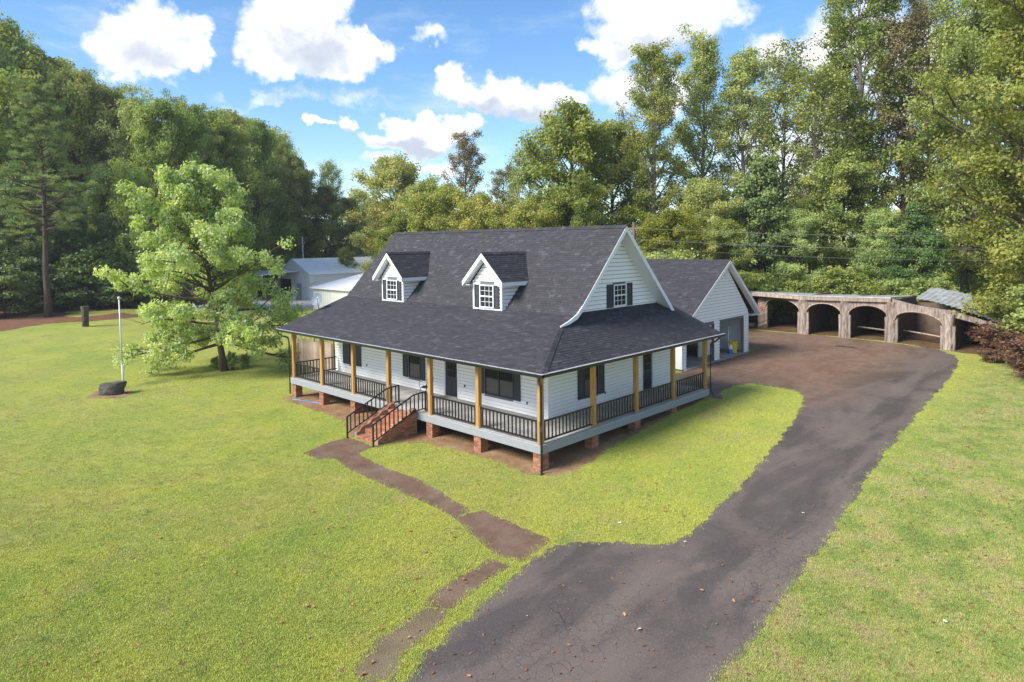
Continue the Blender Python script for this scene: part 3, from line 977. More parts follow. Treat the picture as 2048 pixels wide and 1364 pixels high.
# rake boards and soffit of the big gable
prof = [(RY, RZ), (5.2, 5.57), (4.5, 4.85), (4.08, 4.48), (3.55, 4.24), (2.95, 4.05)]
m = MB()
for (y0, z0), (y1, z1), w0, w1 in zip(prof[:-1], prof[1:], (.27, .27, .25, .22, .16), (.27, .25, .22, .16, .05)):
    m.hexa([(GX1 - .03, y0, z0 - w0 - .02), (GX1 + .02, y0, z0 - w0 - .02), (GX1 + .02, y0, z0 - .02), (GX1 - .03, y0, z0 - .02)],
           [(GX1 - .03, y1, z1 - w1 - .02), (GX1 + .02, y1, z1 - w1 - .02), (GX1 + .02, y1, z1 - .02), (GX1 - .03, y1, z1 - .02)])
m.obj('rake_board', 'trim', roof_o)
m = MB()
m.hexa([(GX1 - .03, RY, RZ - .29), (GX1 + .02, RY, RZ - .29), (GX1 + .02, RY, RZ - .02), (GX1 - .03, RY, RZ - .02)],
       [(GX1 - .03, 12.2, 3.56), (GX1 + .02, 12.2, 3.56), (GX1 + .02, 12.2, 3.83), (GX1 - .03, 12.2, 3.83)])
m.obj('rake_board', 'trim', roof_o)
for (y0, z0, y1, z1) in ((RY, RZ, 4.3, 4.62), (RY, RZ, 12.2, 3.85)):
    MB().slab([(RX - .1, y0, z0 - .20), (GX1 - .03, y0, z0 - .20), (GX1 - .03, y1, z1 - .20), (RX - .1, y1, z1 - .20)], (0, 0, .03)).obj('soffit', 'trim', roof_o)
# porch ceiling and eave fascia
MB().slab([(LX - .3, -.35, EZ - .15), (.35, -.35, EZ - .15), (.35, FY, EZ - .15), (LX - .3, FY, EZ - .15)], (0, 0, .02)).obj('porch_ceiling', 'soffit', roof_o)
MB().slab([(RX, FY, EZ - .15), (.35, FY, EZ - .15), (.35, 13.2, EZ - .15), (RX, 13.2, EZ - .15)], (0, 0, .02)).obj('porch_ceiling', 'soffit', roof_o)
# gable wall
GF_ = Frame((RX, 0, 0), (0, 1, 0), (1, 0, 0))


def gable_span(z):
    k = (RZ - BRZ) / (RY - BRY)
    a = RY - (RZ - .2 - z) / k; b = RY + (RZ - .2 - z) / 1.011
    return (max(a, 4.1), min(b, 12.25))


gwall = MB()
gwall.slab([(RX, 4.1, 4.2), (RX, 12.25, 4.2), (RX, gable_span(8.08)[1], 8.08), (RX, gable_span(8.08)[0], 8.08)], (-.1, 0, 0))
gw_o = gwall.obj('gable_wall', 'sheathing_lap_shade', house, (RX, RY, 4.2))
gh = [(7.66, 8.72, 4.45, 5.50)]
boards(gw_o, GF_, 4.28, 8.08, gable_span, gh, .19)
grid_window(gw_o, Frame((RX + .045, 0, 0), (0, 1, 0), (1, 0, 0)), 7.66, 8.72, 4.45, 5.50, 3, 2, False)
shutter(gw_o, GF_, 7.14, 7.64, 4.42, 5.53); shutter(gw_o, GF_, 8.74, 9.22, 4.42, 5.53)


def round_vent(fr, u, z, r, parent):
    m = MB(); n = 24
    ring = [fr.p(u + r * math.cos(2 * PI * i / n), z + r * math.sin(2 * PI * i / n), .03) for i in range(n)]
    m.slab(ring, fr.nv * .03)
    v = m.obj('round_vent', 'trim', parent, fr.p(u, z))
    for i in range(6):
        zz = z - r * .7 + r * 1.4 * i / 5; hw = math.sqrt(max(r * r * .86 - (zz - z) ** 2, .001))
        fr.box(MB(), u - hw, u + hw, zz - .025, zz + .012, .061, .085).obj('vent_slat', 'soffit', v, fr.p(u, zz))


round_vent(GF_, 7.9, 7.28, .30, gw_o)


# ---------------- dormers
def dormer(xc, label):
    hw, y0, z0, ze, zr = .985, 3.90, 4.30, 5.72, 7.08
    kk = (RZ - BRZ) / (RY - BRY)
    yb = lambda z: RY - (RZ - z) / kk
    fr = Frame((xc, y0, 0), (1, 0, 0), (0, -1, 0))
    core = MB()
    core.hexa([(xc - hw, y0, z0), (xc + hw, y0, z0), (xc + hw, y0 + .3, z0), (xc - hw, y0 + .3, z0)],
              [(xc - hw, y0, ze), (xc + hw, y0, ze), (xc + hw, yb(ze) + .2, ze), (xc - hw, yb(ze) + .2, ze)])
    core.add([(xc - hw, y0, ze), (xc + hw, y0, ze), (xc, y0, zr - .34), (xc, y0 + 1.5, zr - .34)], [(0, 1, 2), (1, 3, 2), (0, 2, 3)])
    d = core.obj('dormer', 'sheathing_lap_shade', house, (xc, y0, z0))
    d['label'] = label
    hs = [(-.49, .49, 4.40, 5.55)]
    boards(d, fr, 4.34, zr - .36, lambda z: (-hw + .07, hw - .07) if z < ze else (-max(.03, hw * (zr - .34 - z) / (zr - .34 - ze)), max(.03, hw * (zr - .34 - z) / (zr - .34 - ze))), hs, .17)
    for s in (-1, 1):
        fc = Frame((xc + s * hw, y0, 0), (0, 1, 0), (s, 0, 0))
        boards(d, fc, 4.36, ze, lambda z: (.06, max(.08, yb(z) - y0 + .05)), [], .17)
        MB().box(xc + s * hw - (.07 if s > 0 else .03), xc + s * hw + (.03 if s > 0 else .07), y0 - .033, y0 + .06, z0, ze + .02).obj('corner_trim', 'trim', d)
    MB().box(xc - hw + .07, xc + hw - .07, y0 - .032, y0, z0, z0 + .09).obj('base_trim', 'trim', d)
    grid_window(d, Frame((xc, y0 - .045, 0), (1, 0, 0), (0, -1, 0)), -.49, .49, 4.42, 5.53, 3, 2, False)
    shutter(d, fr, -.86, -.52, 4.42, 5.53); shutter(d, fr, .52, .86, 4.42, 5.53)
    # little gable roof
    yo = y0 - .38; oh = hw + .39; zo = zr - oh * .993
    its = []
    for s in (-1, 1):
        p = [(xc + s * oh, yo, zo), (xc + s * oh, yb(zo) + .02, zo), (xc, yb(zr) + .02, zr), (xc, yo, zr)]
        if s < 0: p = [p[1], p[0], p[3], p[2]]
        MB().slab([(a, b, c - .12) for a, b, c in p], (0, 0, .11)).obj('dormer_roof', 'shingle', d)
        its += shingles(p, d, seed=int(50 + xc + s))
        # fascia along the eave and rake board in front
        MB().box(xc + s * oh - .02, xc + s * oh + .02, yo, yb(zo), zo - .20, zo - .02).obj('fascia', 'trim', d)
        m = MB()
        m.hexa([(xc, yo - .02, zr - .27), (xc, yo + .02, zr - .27), (xc, yo + .02, zr - .02), (xc, yo - .02, zr - .02)],
               [(xc + s * (oh + .02), yo - .02, zo - .26), (xc + s * (oh + .02), yo + .02, zo - .26), (xc + s * (oh + .02), yo + .02, zo - .02), (xc + s * (oh + .02), yo - .02, zo - .02)])
        m.obj('rake_board', 'trim', d)
        MB().slab([(xc, yo + .02, zr - .24), (xc + s * oh, yo + .02, zo - .24), (xc + s * oh, y0, zo - .24), (xc, y0, zr - .24)], (0, 0, .03)).obj('soffit', 'trim', d)
        MB().slab([(xc + s * hw, y0 - .3, zo - .22), (xc + s * oh, y0 - .3, zo - .22), (xc + s * oh, yb(zo), zo - .22), (xc + s * hw, yb(zo), zo - .22)], (0, 0, .02)).obj('soffit', 'trim', d)
    caps(d, (xc, yo - .01, zr + .01), (xc, yb(zr), zr + .01), .28, 'ridge_cap', .12)
    emit_shingles(its, d, 0)


dormer(-6.87, 'gabled dormer nearer the driveway')
dormer(-14.60, 'gabled dormer nearer the lone tree')
emit_shingles(items, roof_o, 290)

# ---------------- gutters and downspouts
gut = MB()
gz0, gz1 = EZ - .14, EZ - .005


def gutter(a, b, out):
    a, b, out = Vector(a), Vector(b), Vector(out)
    m = MB()
    up = Vector((0, 0, 1))
    sec = [(0, 0), (.09, 0), (.13, .07), (.13, .13), (.115, .13), (.115, .075), (.08, .015), (0, .015)]
    m.slab([a + out * s + up * t for s, t in sec], b - a)
    g = m.obj('gutter', 'gutter', roof_o, a)
    m2 = MB(); m2.slab([a + out * s + up * t for s, t in ((.0, .131), (.125, .131), (.125, .137), (.0, .145))], b - a); m2.obj('gutter_guard', 'grey_metal', g, a)
    L = (b - a).length; n = int(L / .62)
    bm = MB().box(-.012, .012, -.012, .012, 0, .012).mesh('gutter_clip', 'bracket')
    for i in range(n):
        p = a + (b - a) * ((i + .5) / n) + out * .12 + up * .140
        inst('gutter_clip', bm, g, p, scale=(2.2 if abs(out.y) > .5 else 1, 1 if abs(out.y) > .5 else 2.2, 1))


gutter((RKX, -EO, gz0), (EO + .13, -EO, gz0), (0, -1, 0))
gutter((EO, -EO + .0, gz0), (EO, 13.45, gz0), (1, 0, 0))


def downspout(pts):
    MB().tube(pts, .045, 6).obj('downspout', 'gutter', house, pts[-1])


downspout([(.42, -.56, 2.70), (.42, -.54, 2.52), (.30, -.40, 2.40), (.10, -.10, 2.28), (.06, -.06, 2.1), (.07, -.07, .75), (.13, -.13, .55), (.13, -.13, -.55), (.10, -.10, -.75), (.10, -.10, -.95), (.22, -.22, -1.03)])
downspout([(-19.5, -.55, 2.70), (-19.5, -.53, 2.52), (-19.3, -.40, 2.40), (-19.22, -.10, 2.30), (-19.22, -.05, 2.0), (-19.22, -.05, -.95)])
downspout([(.50, 13.2, 2.70), (.30, 13.1, 2.45), (.06, 12.95, 2.3), (.05, 12.93, -.1), (.2, 13.05, -.35)])

# ---------------- deck
d0 = MB().box(DKX0, .0, 0.0, FY - .02, -.34, -.045).obj('porch_deck', 'deck_paint', house, (-9, 0, 0))
MB().box(RX + .02, .0, FY - .02, DKY1, -.34, -.046).obj('porch_deck_frame', 'deck_paint', d0)
MB().box(DKX0 - .03, .03, -.04, .0, -.33, -.004).obj('rim_board', 'deck_paint', d0)
MB().box(.0, .04, -.0, DKY1, -.331, -.004).obj('rim_board', 'deck_paint', d0)
n = 132
bw = (0.0 - DKX0) / n
bmesh_ = MB().box(.004, bw - .004, 0, FY - .01 + .05, -.03, 0).mesh('deck_board', 'deck_board')
for i in range(n):
    inst('deck_board', bmesh_, d0, (DKX0 + i * bw, -.05, -.012 - .002 * random.random()))
n = 68
bw = (DKY1 - FY) / n
bm2 = MB().box(RX + .03, .06, .004, bw - .004, -.03, 0).mesh('deck_board', 'deck_board')
for i in range(n):
    inst('deck_board', bm2, d0, (0, FY + i * bw, -.012 - .002 * random.random()))
MB().box(LX, RX, FY - .01, FY + .08, -.30, -.06).obj('skirt_board', 'deck_board', d0)

PX = [-19.02, -15.91, -12.83, -9.79, -6.66, -3.54, -.14]
PY = [.14, 3.37, 6.46, 9.59, 12.69]
pm = MB().box(-.09, .09, -.09, .09, -.02, 2.68).mesh('porch_post', 'post_wood')
cl = MB().box(-.135, -.09, -.06, .06, .0, .88).box(.09, .135, -.06, .06, 0, .88).mesh('post_cleat', 'post_wood')
posts = [(x, .14) for x in PX] + [(-.14, y) for y in PY[1:]]
for (x, y) in posts:
    p = inst('porch_post', pm, house, (x, y, 0))
    inst('post_cleat', cl, p, (x, y, 0.0), rot=(0, 0, 0 if y < .2 and x < -1 else PI / 2))


def railing(a, b, cleat=.10):
    a, b = Vector(a), Vector(b); d = (b - a).normalized(); a = a + d * cleat; b = b - d * cleat
    L = (b - a).length; s = Vector((-d.y, d.x, 0)) * .028; up = Vector((0, 0, 1))
    def bar(z0, z1, nm, par=None):
        m = MB(); m.hexa([a - s + up * z0, b - s + up * z0, b + s + up * z0, a + s + up * z0], [a - s + up * z1, b - s + up * z1, b + s + up * z1, a + s + up * z1])
        return m.obj(nm, 'black_metal', par or house, (a + b) / 2)
    r = bar(.79, .850, 'railing')
    bar(.075, .130, 'bottom_rail', r)
    n = max(2, round(L / .205))
    bme = BAL
    for i in range(n):
        inst('baluster', bme, r, a + d * (L * (i + .5) / n) + up * .12)


BAL = MB().box(-.021, .021, -.021, .021, 0, .69).mesh('baluster', 'black_metal')
for i in (0, 1, 2, 4, 5):
    railing((PX[i], .14, 0), (PX[i + 1], .14, 0), .13)
for i in range(4):
    railing((-.14, PY[i], 0), (-.14, PY[i + 1], 0), .13)
railing((-19.02, .14, 0), (-19.02, FY, 0), .09)

# ---------------- brick piers
BR = MB().box(-.097, .097, -.046, .046, 0, .058).mesh('brick', 'brick')
BRQ = MB().box(-.046, .046, -.046, .046, 0, .058).mesh('brick', 'brick')


def pier(x, y, top=-.345, hw=.205):
    zb = zg1(x, y) - .08
    core = MB().box(x - hw + .012, x + hw - .012, y - hw + .012, y + hw - .012, zb, top).obj('brick_pier', 'mortar', house, (x, y, zb))
    n = int((top - zb) / .068)
    z = top - .060
    row = 0
    while z > zb + .06:
        # front face and right face (the faces in view), plus the left and back ones of the corner
        for i in range(2):
            a = -hw + .1 + i * .21
            if row % 2 == 0:
                inst('brick', BR, core, (x + a, y - hw + .046, z))
                inst('brick', BR, core, (x + hw - .046, y + a + .0 if i else y + a + .055, z), rot=(0, 0, PI / 2)) if not (i == 0) else None
                if i == 0: inst('brick', BRQ, core, (x + hw - .046, y + .0 - .05, z))
            else:
                inst('brick', BR, core, (x + hw - .046, y + a, z), rot=(0, 0, PI / 2))
                if i == 0: inst('brick', BRQ, core, (x - hw + .046, y - hw + .046, z)); inst('brick', BR, core, (x - .005, y - hw + .046, z))
        z -= .068; row += 1


for x in PX: 
    if x not in (PX[3],): pier(x + (.1 if x == PX[0] else (-.1 if x == PX[-1] else 0)), .24)
pier(PX[3], .24)
for y in PY[1:4]: pier(-.24, y)
# foundation wall set back under the house body
m = MB().box(LX + .3, RX - .2, FY + .35, FY + .55, -1.35, -.06).box(RX - .4, RX - .2, FY + .55, BY - .2, -1.2, -.06)
m.obj('foundation_wall', 'mortar', house)

# ---------------- front steps (brick, with wavy cheek walls)
SX0, SX1 = -9.32, -7.42
steps = thing('brick_steps', (-8.4, -1.2, zg1(-8.4, -1.2)), 'orange brick front steps with wavy brick side walls below the porch', 'steps')
zb = zg1(-8.4, -2.0) - .03
nst = 5
rise = (-.03 - zb) / nst
treads = []
for i in range(nst):
    y0 = -2.15 + i * .42
    z1 = zb + rise * (i + 1) - .05
    st = MB().box(SX0 + .26, SX1 - .26, y0 + .012, (y0 + .42 if i < nst - 1 else -.06), zb - .2, z1 - .005).obj('step', 'mortar', steps, (-8.4, y0, z1))
    nb = 17; w = (SX1 - SX0 - .52) / nb
    tb = MB().box(.004, w - .004, -.006, .425, -.07, 0).mesh('brick', 'brick')
    rb = MB().box(.005, w * 2 - .005, -.004, .08, -.062, 0).mesh('brick', 'brick')
    for j in range(nb):
        inst('brick', tb, st, (SX0 + .26 + j * w, y0, z1 + random.uniform(-.002, .003)))
    for k3 in range(2):
        for j in range(nb // 2 + (1 - k3)):
            if SX0 + .26 + (j * 2 + k3) * w + 2 * w < SX1 - .2: inst('brick', rb, st, (SX0 + .26 + (j * 2 + k3) * w, y0, z1 - .078 - .07 * k3))


def cheek(x0, x1):
    """side wall whose top goes up in waves"""
    top = []
    for i in range(4):
        ya = -2.15 + .5 * i; za = zb + .26 + .235 * i
        for t in range(5):
            q = t / 5
            top.append((ya + .5 * q, za + .235 * (0 if q < .25 else .5 - .5 * math.cos(PI * min(1, (q - .25) / .6)))))
    top.append((-.15, zb + .26 + .235 * 4)); top.append((-.06, zb + .26 + .235 * 4))
    m = MB(); poly = [(x0, -2.15, zb - .25)] + [(x0, y, z) for y, z in top] + [(x0, -.06, zb - .25)]
    m.slab(poly, (x1 - x0, 0, 0))
    c = m.obj('side_wall', 'mortar', steps, (x0, -1, zb))
    # brick facing on the outer side and a rowlock course on top
    xo = x1 if x0 > -8.4 else x0
    z = zb - .05; row = 0
    while z < zb + 1.2:
        y = -2.15 + (.1 if row % 2 else 0)
        while y < -.26:
            zt = np.interp(y + .1, [t[0] for t in top], [t[1] for t in top])
            if z + .12 < zt: inst('brick', BR, c, (xo + (-.034 if xo == x1 else .034), y + .1, z), rot=(0, 0, PI / 2))
            y += .205
        z += .068; row += 1
    for (ya, za), (yb_, zb_) in zip(top[:-1], top[1:]):
        L = math.hypot(yb_ - ya, zb_ - za)
        nn = max(1, round(L / .08))
        for j in range(nn):
            t = (j + .5) / nn
            o = inst('brick', COP, c, ((x0 + x1) / 2, ya + (yb_ - ya) * t, za + (zb_ - za) * t + .002), rot=(math.atan2(zb_ - za, yb_ - ya), 0, 0))


COP = MB().box(-.135, .135, -.036, .036, -.05, .03).mesh('brick', 'brick')
cheek(SX0, SX0 + .25)
cheek(SX1 - .25, SX1)


def step_rail(x, label):
    """sloping black handrail: level over the porch edge, then down beside the steps"""
    zt, zbm = .86, .10
    zg0 = zg1(x, -2.45)
    P = [(x, .40, zt), (x, -.28, zt - .05), (x, -2.42, zg0 + .95)]
    Q = [(x, .40, zbm), (x, -.28, zbm - .04), (x, -2.42, zg0 + .22)]
    t = thing('handrail', (x, -2.42, zg0), label, 'handrail', 'handrails of the front steps')
    MB().tube(P, .033, 6).obj('top_rail', 'black_metal', t, P[1])
    MB().tube(Q, .027, 6).obj('bottom_rail', 'black_metal', t, Q[1])
    for (y, a, b) in ((-2.42, zg0 - .05, zg0 + .95), (.40, .0, zt)):
        MB().box(x - .03, x + .03, y - .03, y + .03, a, b).obj('newel_post', 'black_metal', t, (x, y, a))
    for i in range(12):
        y = -2.42 + 2.82 * (i + .8) / 12.6
        za = np.interp(y, [-2.42, -.28, .40], [Q[2][2], Q[1][2], Q[0][2]]); zz = np.interp(y, [-2.42, -.28, .40], [P[2][2], P[1][2], P[0][2]])
        MB().box(x - .02, x + .02, y - .02, y + .02, za, zz).obj('baluster', 'black_metal', t, (x, y, za))


step_rail(SX0 - .06, 'black metal handrail on the side of the steps facing the lone tree')
step_rail(SX1 + .06, 'black metal handrail on the driveway side of the brick steps')
# short return rail from the steps to the porch post
railing((SX1 + .06, .30, 0), (PX[4], .16, 0), .04)

# ---------------- porch chair
ch = thing('porch_chair', (-9.0, 1.75, 0), 'black wrought metal armchair standing on the porch near the front door', 'chair')
cx, cy = -9.0, 1.75
m = MB()
seat = []
for i in range(16):
    a = 2 * PI * i / 16; seat.append((cx + .25 * math.cos(a), cy + .23 * math.sin(a), .60))
MB().slab(seat, (0, 0, .03)).obj('seat', 'black_metal', ch, (cx, cy, .6))
for sx in (-1, 1):
    for sy in (-1, 1):
        MB().tube([(cx + sx * .20, cy + sy * .18, .60), (cx + sx * .25, cy + sy * .23, .0)], .014, 6).obj('leg', 'black_metal', ch, (cx + sx * .25, cy + sy * .23, 0))
    MB().tube([(cx + sx * .25, cy - .21, .60), (cx + sx * .27, cy - .22, .78), (cx + sx * .27, cy - .14, .88), (cx + sx * .27, cy + .12, .88), (cx + sx * .24, cy + .22, .84)], .013, 6).obj('arm', 'black_metal', ch, (cx + sx * .27, cy, .85))
b = MB()
b.tube([(cx - .23, cy + .21, .60), (cx - .22, cy + .27, 1.05), (cx - .12, cy + .30, 1.17), (cx + .12, cy + .30, 1.17), (cx + .22, cy + .27, 1.05), (cx + .23, cy + .21, .60)], .014, 6)
for i in range(-2, 3): b.tube([(cx + i * .07, cy + .22, .62), (cx + i * .07, cy + .29, 1.16)], .008, 5)
b.obj('backrest', 'black_metal', ch, (cx, cy + .25, .6))

# ---------------- satellite dish on the rake
dp = Vector((-19.55, 2.05, EZ + .345 * 2.55))
dish = thing('satellite_dish', dp, 'grey satellite dish on a short mast at the far end of the porch roof', 'satellite dish')
MB().tube([dp + Vector((0, 0, -.05)), dp + Vector((0, 0, .32)), dp + Vector((-.05, -.02, .55))], .022, 6).obj('mast', 'gutter', dish, dp)
nrm = Vector((.40, -.86, .40)).normalized(); a_ = nrm.cross(Vector((0, 0, 1))).normalized(); b_ = nrm.cross(a_)
m = MB(); V = []; F = []
c0 = dp + Vector((-.05, -.02, .58))
for i in range(5):
    for j in range(20):
        r_ = .40 * i / 4; t_ = 2 * PI * j / 20
        V.append(c0 + a_ * r_ * math.cos(t_) * .92 + b_ * r_ * math.sin(t_) + nrm * (.09 * (i / 4) ** 2 + .04))
for i in range(4):
    for j in range(20): F.append((i * 20 + j, i * 20 + (j + 1) % 20, (i + 1) * 20 + (j + 1) % 20, (i + 1) * 20 + j))
m.add(V, F).obj('reflector', 'grey_dish', dish, c0, smooth=True)
e_ = c0 + nrm * .42 - Vector((0, 0, .02)) - a_ * .25
MB().tube([c0 - Vector((0, 0, .36)) + nrm * .1, c0 - Vector((0, 0, .30)) + nrm * .3 - a_ * .2, e_], .014, 5).obj('feed_arm', 'gutter', dish, c0)
MB().tube([e_, e_ - nrm * .08 + Vector((0, 0, .06))], [.03, .045], 8).obj('feed_horn', 'trim', dish, e_)

# ------------------------------------------------------------------ garage
GXF = -4.35
gz = -.30
gar = thing('garage', (-9, 22.9, gz), 'white sided two bay garage with open doors and charcoal gable roof behind the house', 'garage')
FG = Frame((GXF, 0, gz), (0, 1, 0), (1, 0, 0))
gy0, gy1, gyr = 17.75, 26.85, 23.35
gdoors = [(18.25, 21.85, 0, 2.46), (22.58, 26.15, 0, 2.48)]
wc = wall_core(FG, gy0, gy1, 0, 2.75, gdoors, gar)


def gsp(z):
    if z < 2.75: return (gy0 + .08, gy1 - .08)
    return (max(gy0, gyr - (6.30 - z) * 1.55), min(gy1, gyr + (6.30 - z) * 1.02))


MB().slab([(GXF, gy0, gz + 2.75), (GXF, gy1, gz + 2.75), (GXF, gyr + .1, gz + 6.25), (GXF, gyr - .1, gz + 6.25)], (-.1, 0, 0)).obj('gable_wall', 'sheathing_lap_shade', gar)
gw2 = [o for o in gar.children if o.name.startswith('gable_wall')][0]
boards(wc, FG, .02, 2.73, gsp, gdoors, .2)
boards(gw2, FG, 2.73, 6.2, gsp, [], .2)
for y in (gy0, gy1):
    MB().box(GXF - .1, GXF + .035, y - (.03 if y == gy0 else .09), y + (.09 if y == gy0 else .03), gz, gz + 2.75).obj('corner_trim', 'trim', wc)
for (a, b, z0, z1) in gdoors:
    m = MB()
    for u in (a, b - .06): FG.box(m, u, u + .06, 0, z1, -.14, .03)
    FG.box(m, a + .06, b - .06, z1 - .06, z1, -.14, .03)
    m.obj('door_jamb', 'pole_wood', gar, FG.p(a, 0))
# shell
MB().box(GXF - 9.5, GXF - 9.4, gy0, gy1, gz, gz + 2.75).obj('wall', 'garage_inside', gar)
MB().box(GXF - 9.4, GXF - .1, gy1 - .1, gy1, gz, gz + 2.75).obj('wall', 'garage_inside', gar)
MB().box(GXF - 9.4, GXF - .1, gy0, gy0 + .1, gz, gz + 2.75).obj('wall', 'siding', gar)
MB().box(GXF - 9.5, GXF - .1, gy0 + .1, gy1 - .1, gz + 2.70, gz + 2.74).obj('ceiling', 'garage_inside', gar)
MB().box(GXF - 9.6, GXF + .25, gy0 + .12, gy1 - .12, gz - .25, gz + .015).obj('floor_slab', 'concrete', gar)
MB().box(GXF - 1.35, GXF - 1.28, 22.2, 25.05, gz + .02, gz + 2.7).obj('partition', 'garage_inside', gar)
zr2 = gz + 6.55
ohx = GXF + .40
p1 = [(GXF - 9.9, gy0 - .45, zr2 - (gyr - gy0 + .45) * .655), (ohx, gy0 - .45, zr2 - (gyr - gy0 + .45) * .655), (ohx, gyr, zr2), (GXF - 9.9, gyr, zr2)]
p2 = [(ohx, gy1 + 1.15, zr2 - (gy1 + 1.15 - gyr) * .80), (GXF - 9.9, gy1 + 1.15, zr2 - (gy1 + 1.15 - gyr) * .80), (GXF - 9.9, gyr, zr2), (ohx, gyr, zr2)]
m = MB()
for p in (p1, p2): m.slab([(x, y, z - .13) for x, y, z in p], (0, 0, .12))
gro = m.obj('roof', 'shingle', gar, (-9, gyr, zr2))
emit_shingles(shingles(p1, gro, seed=11), gro, 60)
caps(gro, (ohx, gyr, zr2 + .01), (GXF - 9.9, gyr, zr2 + .01), .32, 'ridge_cap', .11)
for (p, s) in ((p1, 0), (p2, 1)):
    ya, za = (p[1][1], p[1][2]) if s == 0 else (p[0][1], p[0][2])
    MB().hexa([(ohx - .03, gyr, zr2 - .27), (ohx + .02, gyr, zr2 - .27), (ohx + .02, gyr, zr2 - .02), (ohx - .03, gyr, zr2 - .02)],
              [(ohx - .03, ya, za - .27), (ohx + .02, ya, za - .27), (ohx + .02, ya, za - .02), (ohx - .03, ya, za - .02)]).obj('rake_board', 'trim', gro)
    MB().slab([(GXF, gyr, zr2 - .22), (ohx - .03, gyr, zr2 - .22), (ohx - .03, ya, za - .22), (GXF, ya, za - .22)], (0, 0, .03)).obj('soffit', 'trim', gro)
MB().slab([(ohx - .03, gy1 + 1.15, p2[0][2] - .27), (GXF - .1, gy1 + 1.15, p2[0][2] - .27), (GXF - .1, gy1, p2[0][2] - .27), (ohx - .03, gy1, p2[0][2] - .27)], (0, 0, .04)).obj('eave_return', 'trim', gro)
round_vent(FG, gyr + .1, 5.65, .24, gw2)
# things in the garage
b = MB()
def tub(name, x, y, z, r0, r1, h, mat, label, cat):
    n = 18; V = []; F = []
    rs = [(0, r0), (h * .95, r1), (h * .95, r1 + .02), (h, r1 + .02), (h, r1 - .015), (.03, r0 - .015)]
    for zz, r in rs:
        for j in range(n): V.append((x + r * math.cos(2 * PI * j / n), y + r * math.sin(2 * PI * j / n), z + zz))
    for i in range(len(rs) - 1):
        for j in range(n): F.append((i * n + j, i * n + (j + 1) % n, (i + 1) * n + (j + 1) % n, (i + 1) * n + j))
    F.append(tuple(range(n - 1, -1, -1))); F.append(tuple(5 * n + j for j in range(n)))
    return tag(MB().add(V, F).obj(name, mat, None, (x, y, z), smooth=False), label, cat)


tub('mop_bucket', GXF - .55, 25.70, gz + .015, .26, .33, .78, 'yellow_plastic', 'tall yellow bucket just inside the farther garage door', 'bucket')
bz = thing('spray_bottle', (GXF - .40, 25.05, gz + .015), 'white and blue jug beside the yellow bucket in the garage', 'jug')
MB().tube([(GXF - .4, 25.05, gz + .02), (GXF - .4, 25.05, gz + .34)], .13, 12).obj('body', 'blue_plastic', bz, (GXF - .4, 25.05, gz))
MB().tube([(GXF - .4, 25.05, gz + .34), (GXF - .4, 25.05, gz + .55), (GXF - .4, 25.05, gz + .62), (GXF - .4, 25.05, gz + .68)], [.13, .12, .05, .05], 12).obj('neck', 'trim', bz, (GXF - .4, 25.05, gz + .4))
tub('planter_tub', GXF - 4.2, 20.3, gz + .015, .5, .62, .7, 'orange_plastic', 'wide rust orange tub deep inside the nearer garage bay', 'tub')
br = thing('broom', (GXF - .7, 25.5, gz + .015), 'broom leaning behind the yellow bucket in the garage', 'broom')
MB().tube([(GXF - .7, 25.35, gz + .25), (GXF - .9, 25.75, gz + 1.75)], .016, 6).obj('handle', 'bracket', br, (GXF - .7, 25.4, gz + .3))
MB().box(GXF - .75, GXF - .65, 25.18, 25.50, gz + .015, gz + .28).obj('bristles', 'pole_wood', br, (GXF - .7, 25.3, gz))

# ------------------------------------------------------------------ privacy fence beyond the porch end
fx0, fx1, fyy = -25.6, -20.8, 3.6
fzb = zg1(-23, 3.6)
fen = thing('privacy_fence', ((fx0 + fx1) / 2, fyy, fzb), 'weathered brown plank fence with lattice top seen through the porch end', 'fence')
nP = 38
for i in range(nP):
    x = fx0 + (fx1 - fx0) * i / nP; w = (fx1 - fx0) / nP - .008
    h = 2.30 + (.12 if i > nP * .62 else 0) + random.uniform(-.015, .015)
    MB().box(x, x + w, fyy - .011, fyy + .011, fzb + .03, fzb + h).obj('plank', 'fence_wood', fen, (x, fyy, fzb))
for z in (.4, 1.3, 2.05):
    MB().box(fx0, fx1, fyy + .012, fyy + .05, fzb + z, fzb + z + .09).obj('rail', 'fence_wood', fen, (fx0, fyy, fzb + z))
for x in (fx0, -23.2, fx1):
    MB().box(x - .05, x + .05, fyy + .051, fyy + .15, fzb - .3, fzb + 2.85).obj('fence_post', 'fence_wood', fen, (x, fyy, fzb))
MB().box(fx0 - .05, fx1 + .05, fyy + .04, fyy + .14, fzb + 2.85, fzb + 2.93).obj('top_rail', 'fence_wood', fen, (fx0, fyy, fzb + 2.85))
for i in range(14):
    xx = fx0 + .2 + i * .33
    MB().tube([(xx, fyy + .08, fzb + 2.32), (xx + (.45 if i % 2 else -.1), fyy + .08, fzb + 2.85)], .02, 4).obj('lattice_slat', 'fence_wood', fen, (xx, fyy, fzb + 2.4))

# ------------------------------------------------------------------ arched log shed at the back
SHP = [(1527, 655), (1607, 668), (1690, 675), (1783, 684), (1896, 700)]
sp = [ground_px(*q) for q in SHP]
shed = thing('arched_shed', (sp[2][0], sp[2][1] + 2.5, zg1(*sp[2])), 'rustic open shed with bark clad arches and sagging metal roof behind the parking area', 'shed')
tops = [3.10, 3.10, 3.15, 3.25, 2.75]
spring = [1.85, 1.65, 1.65, 1.7, 1.5]


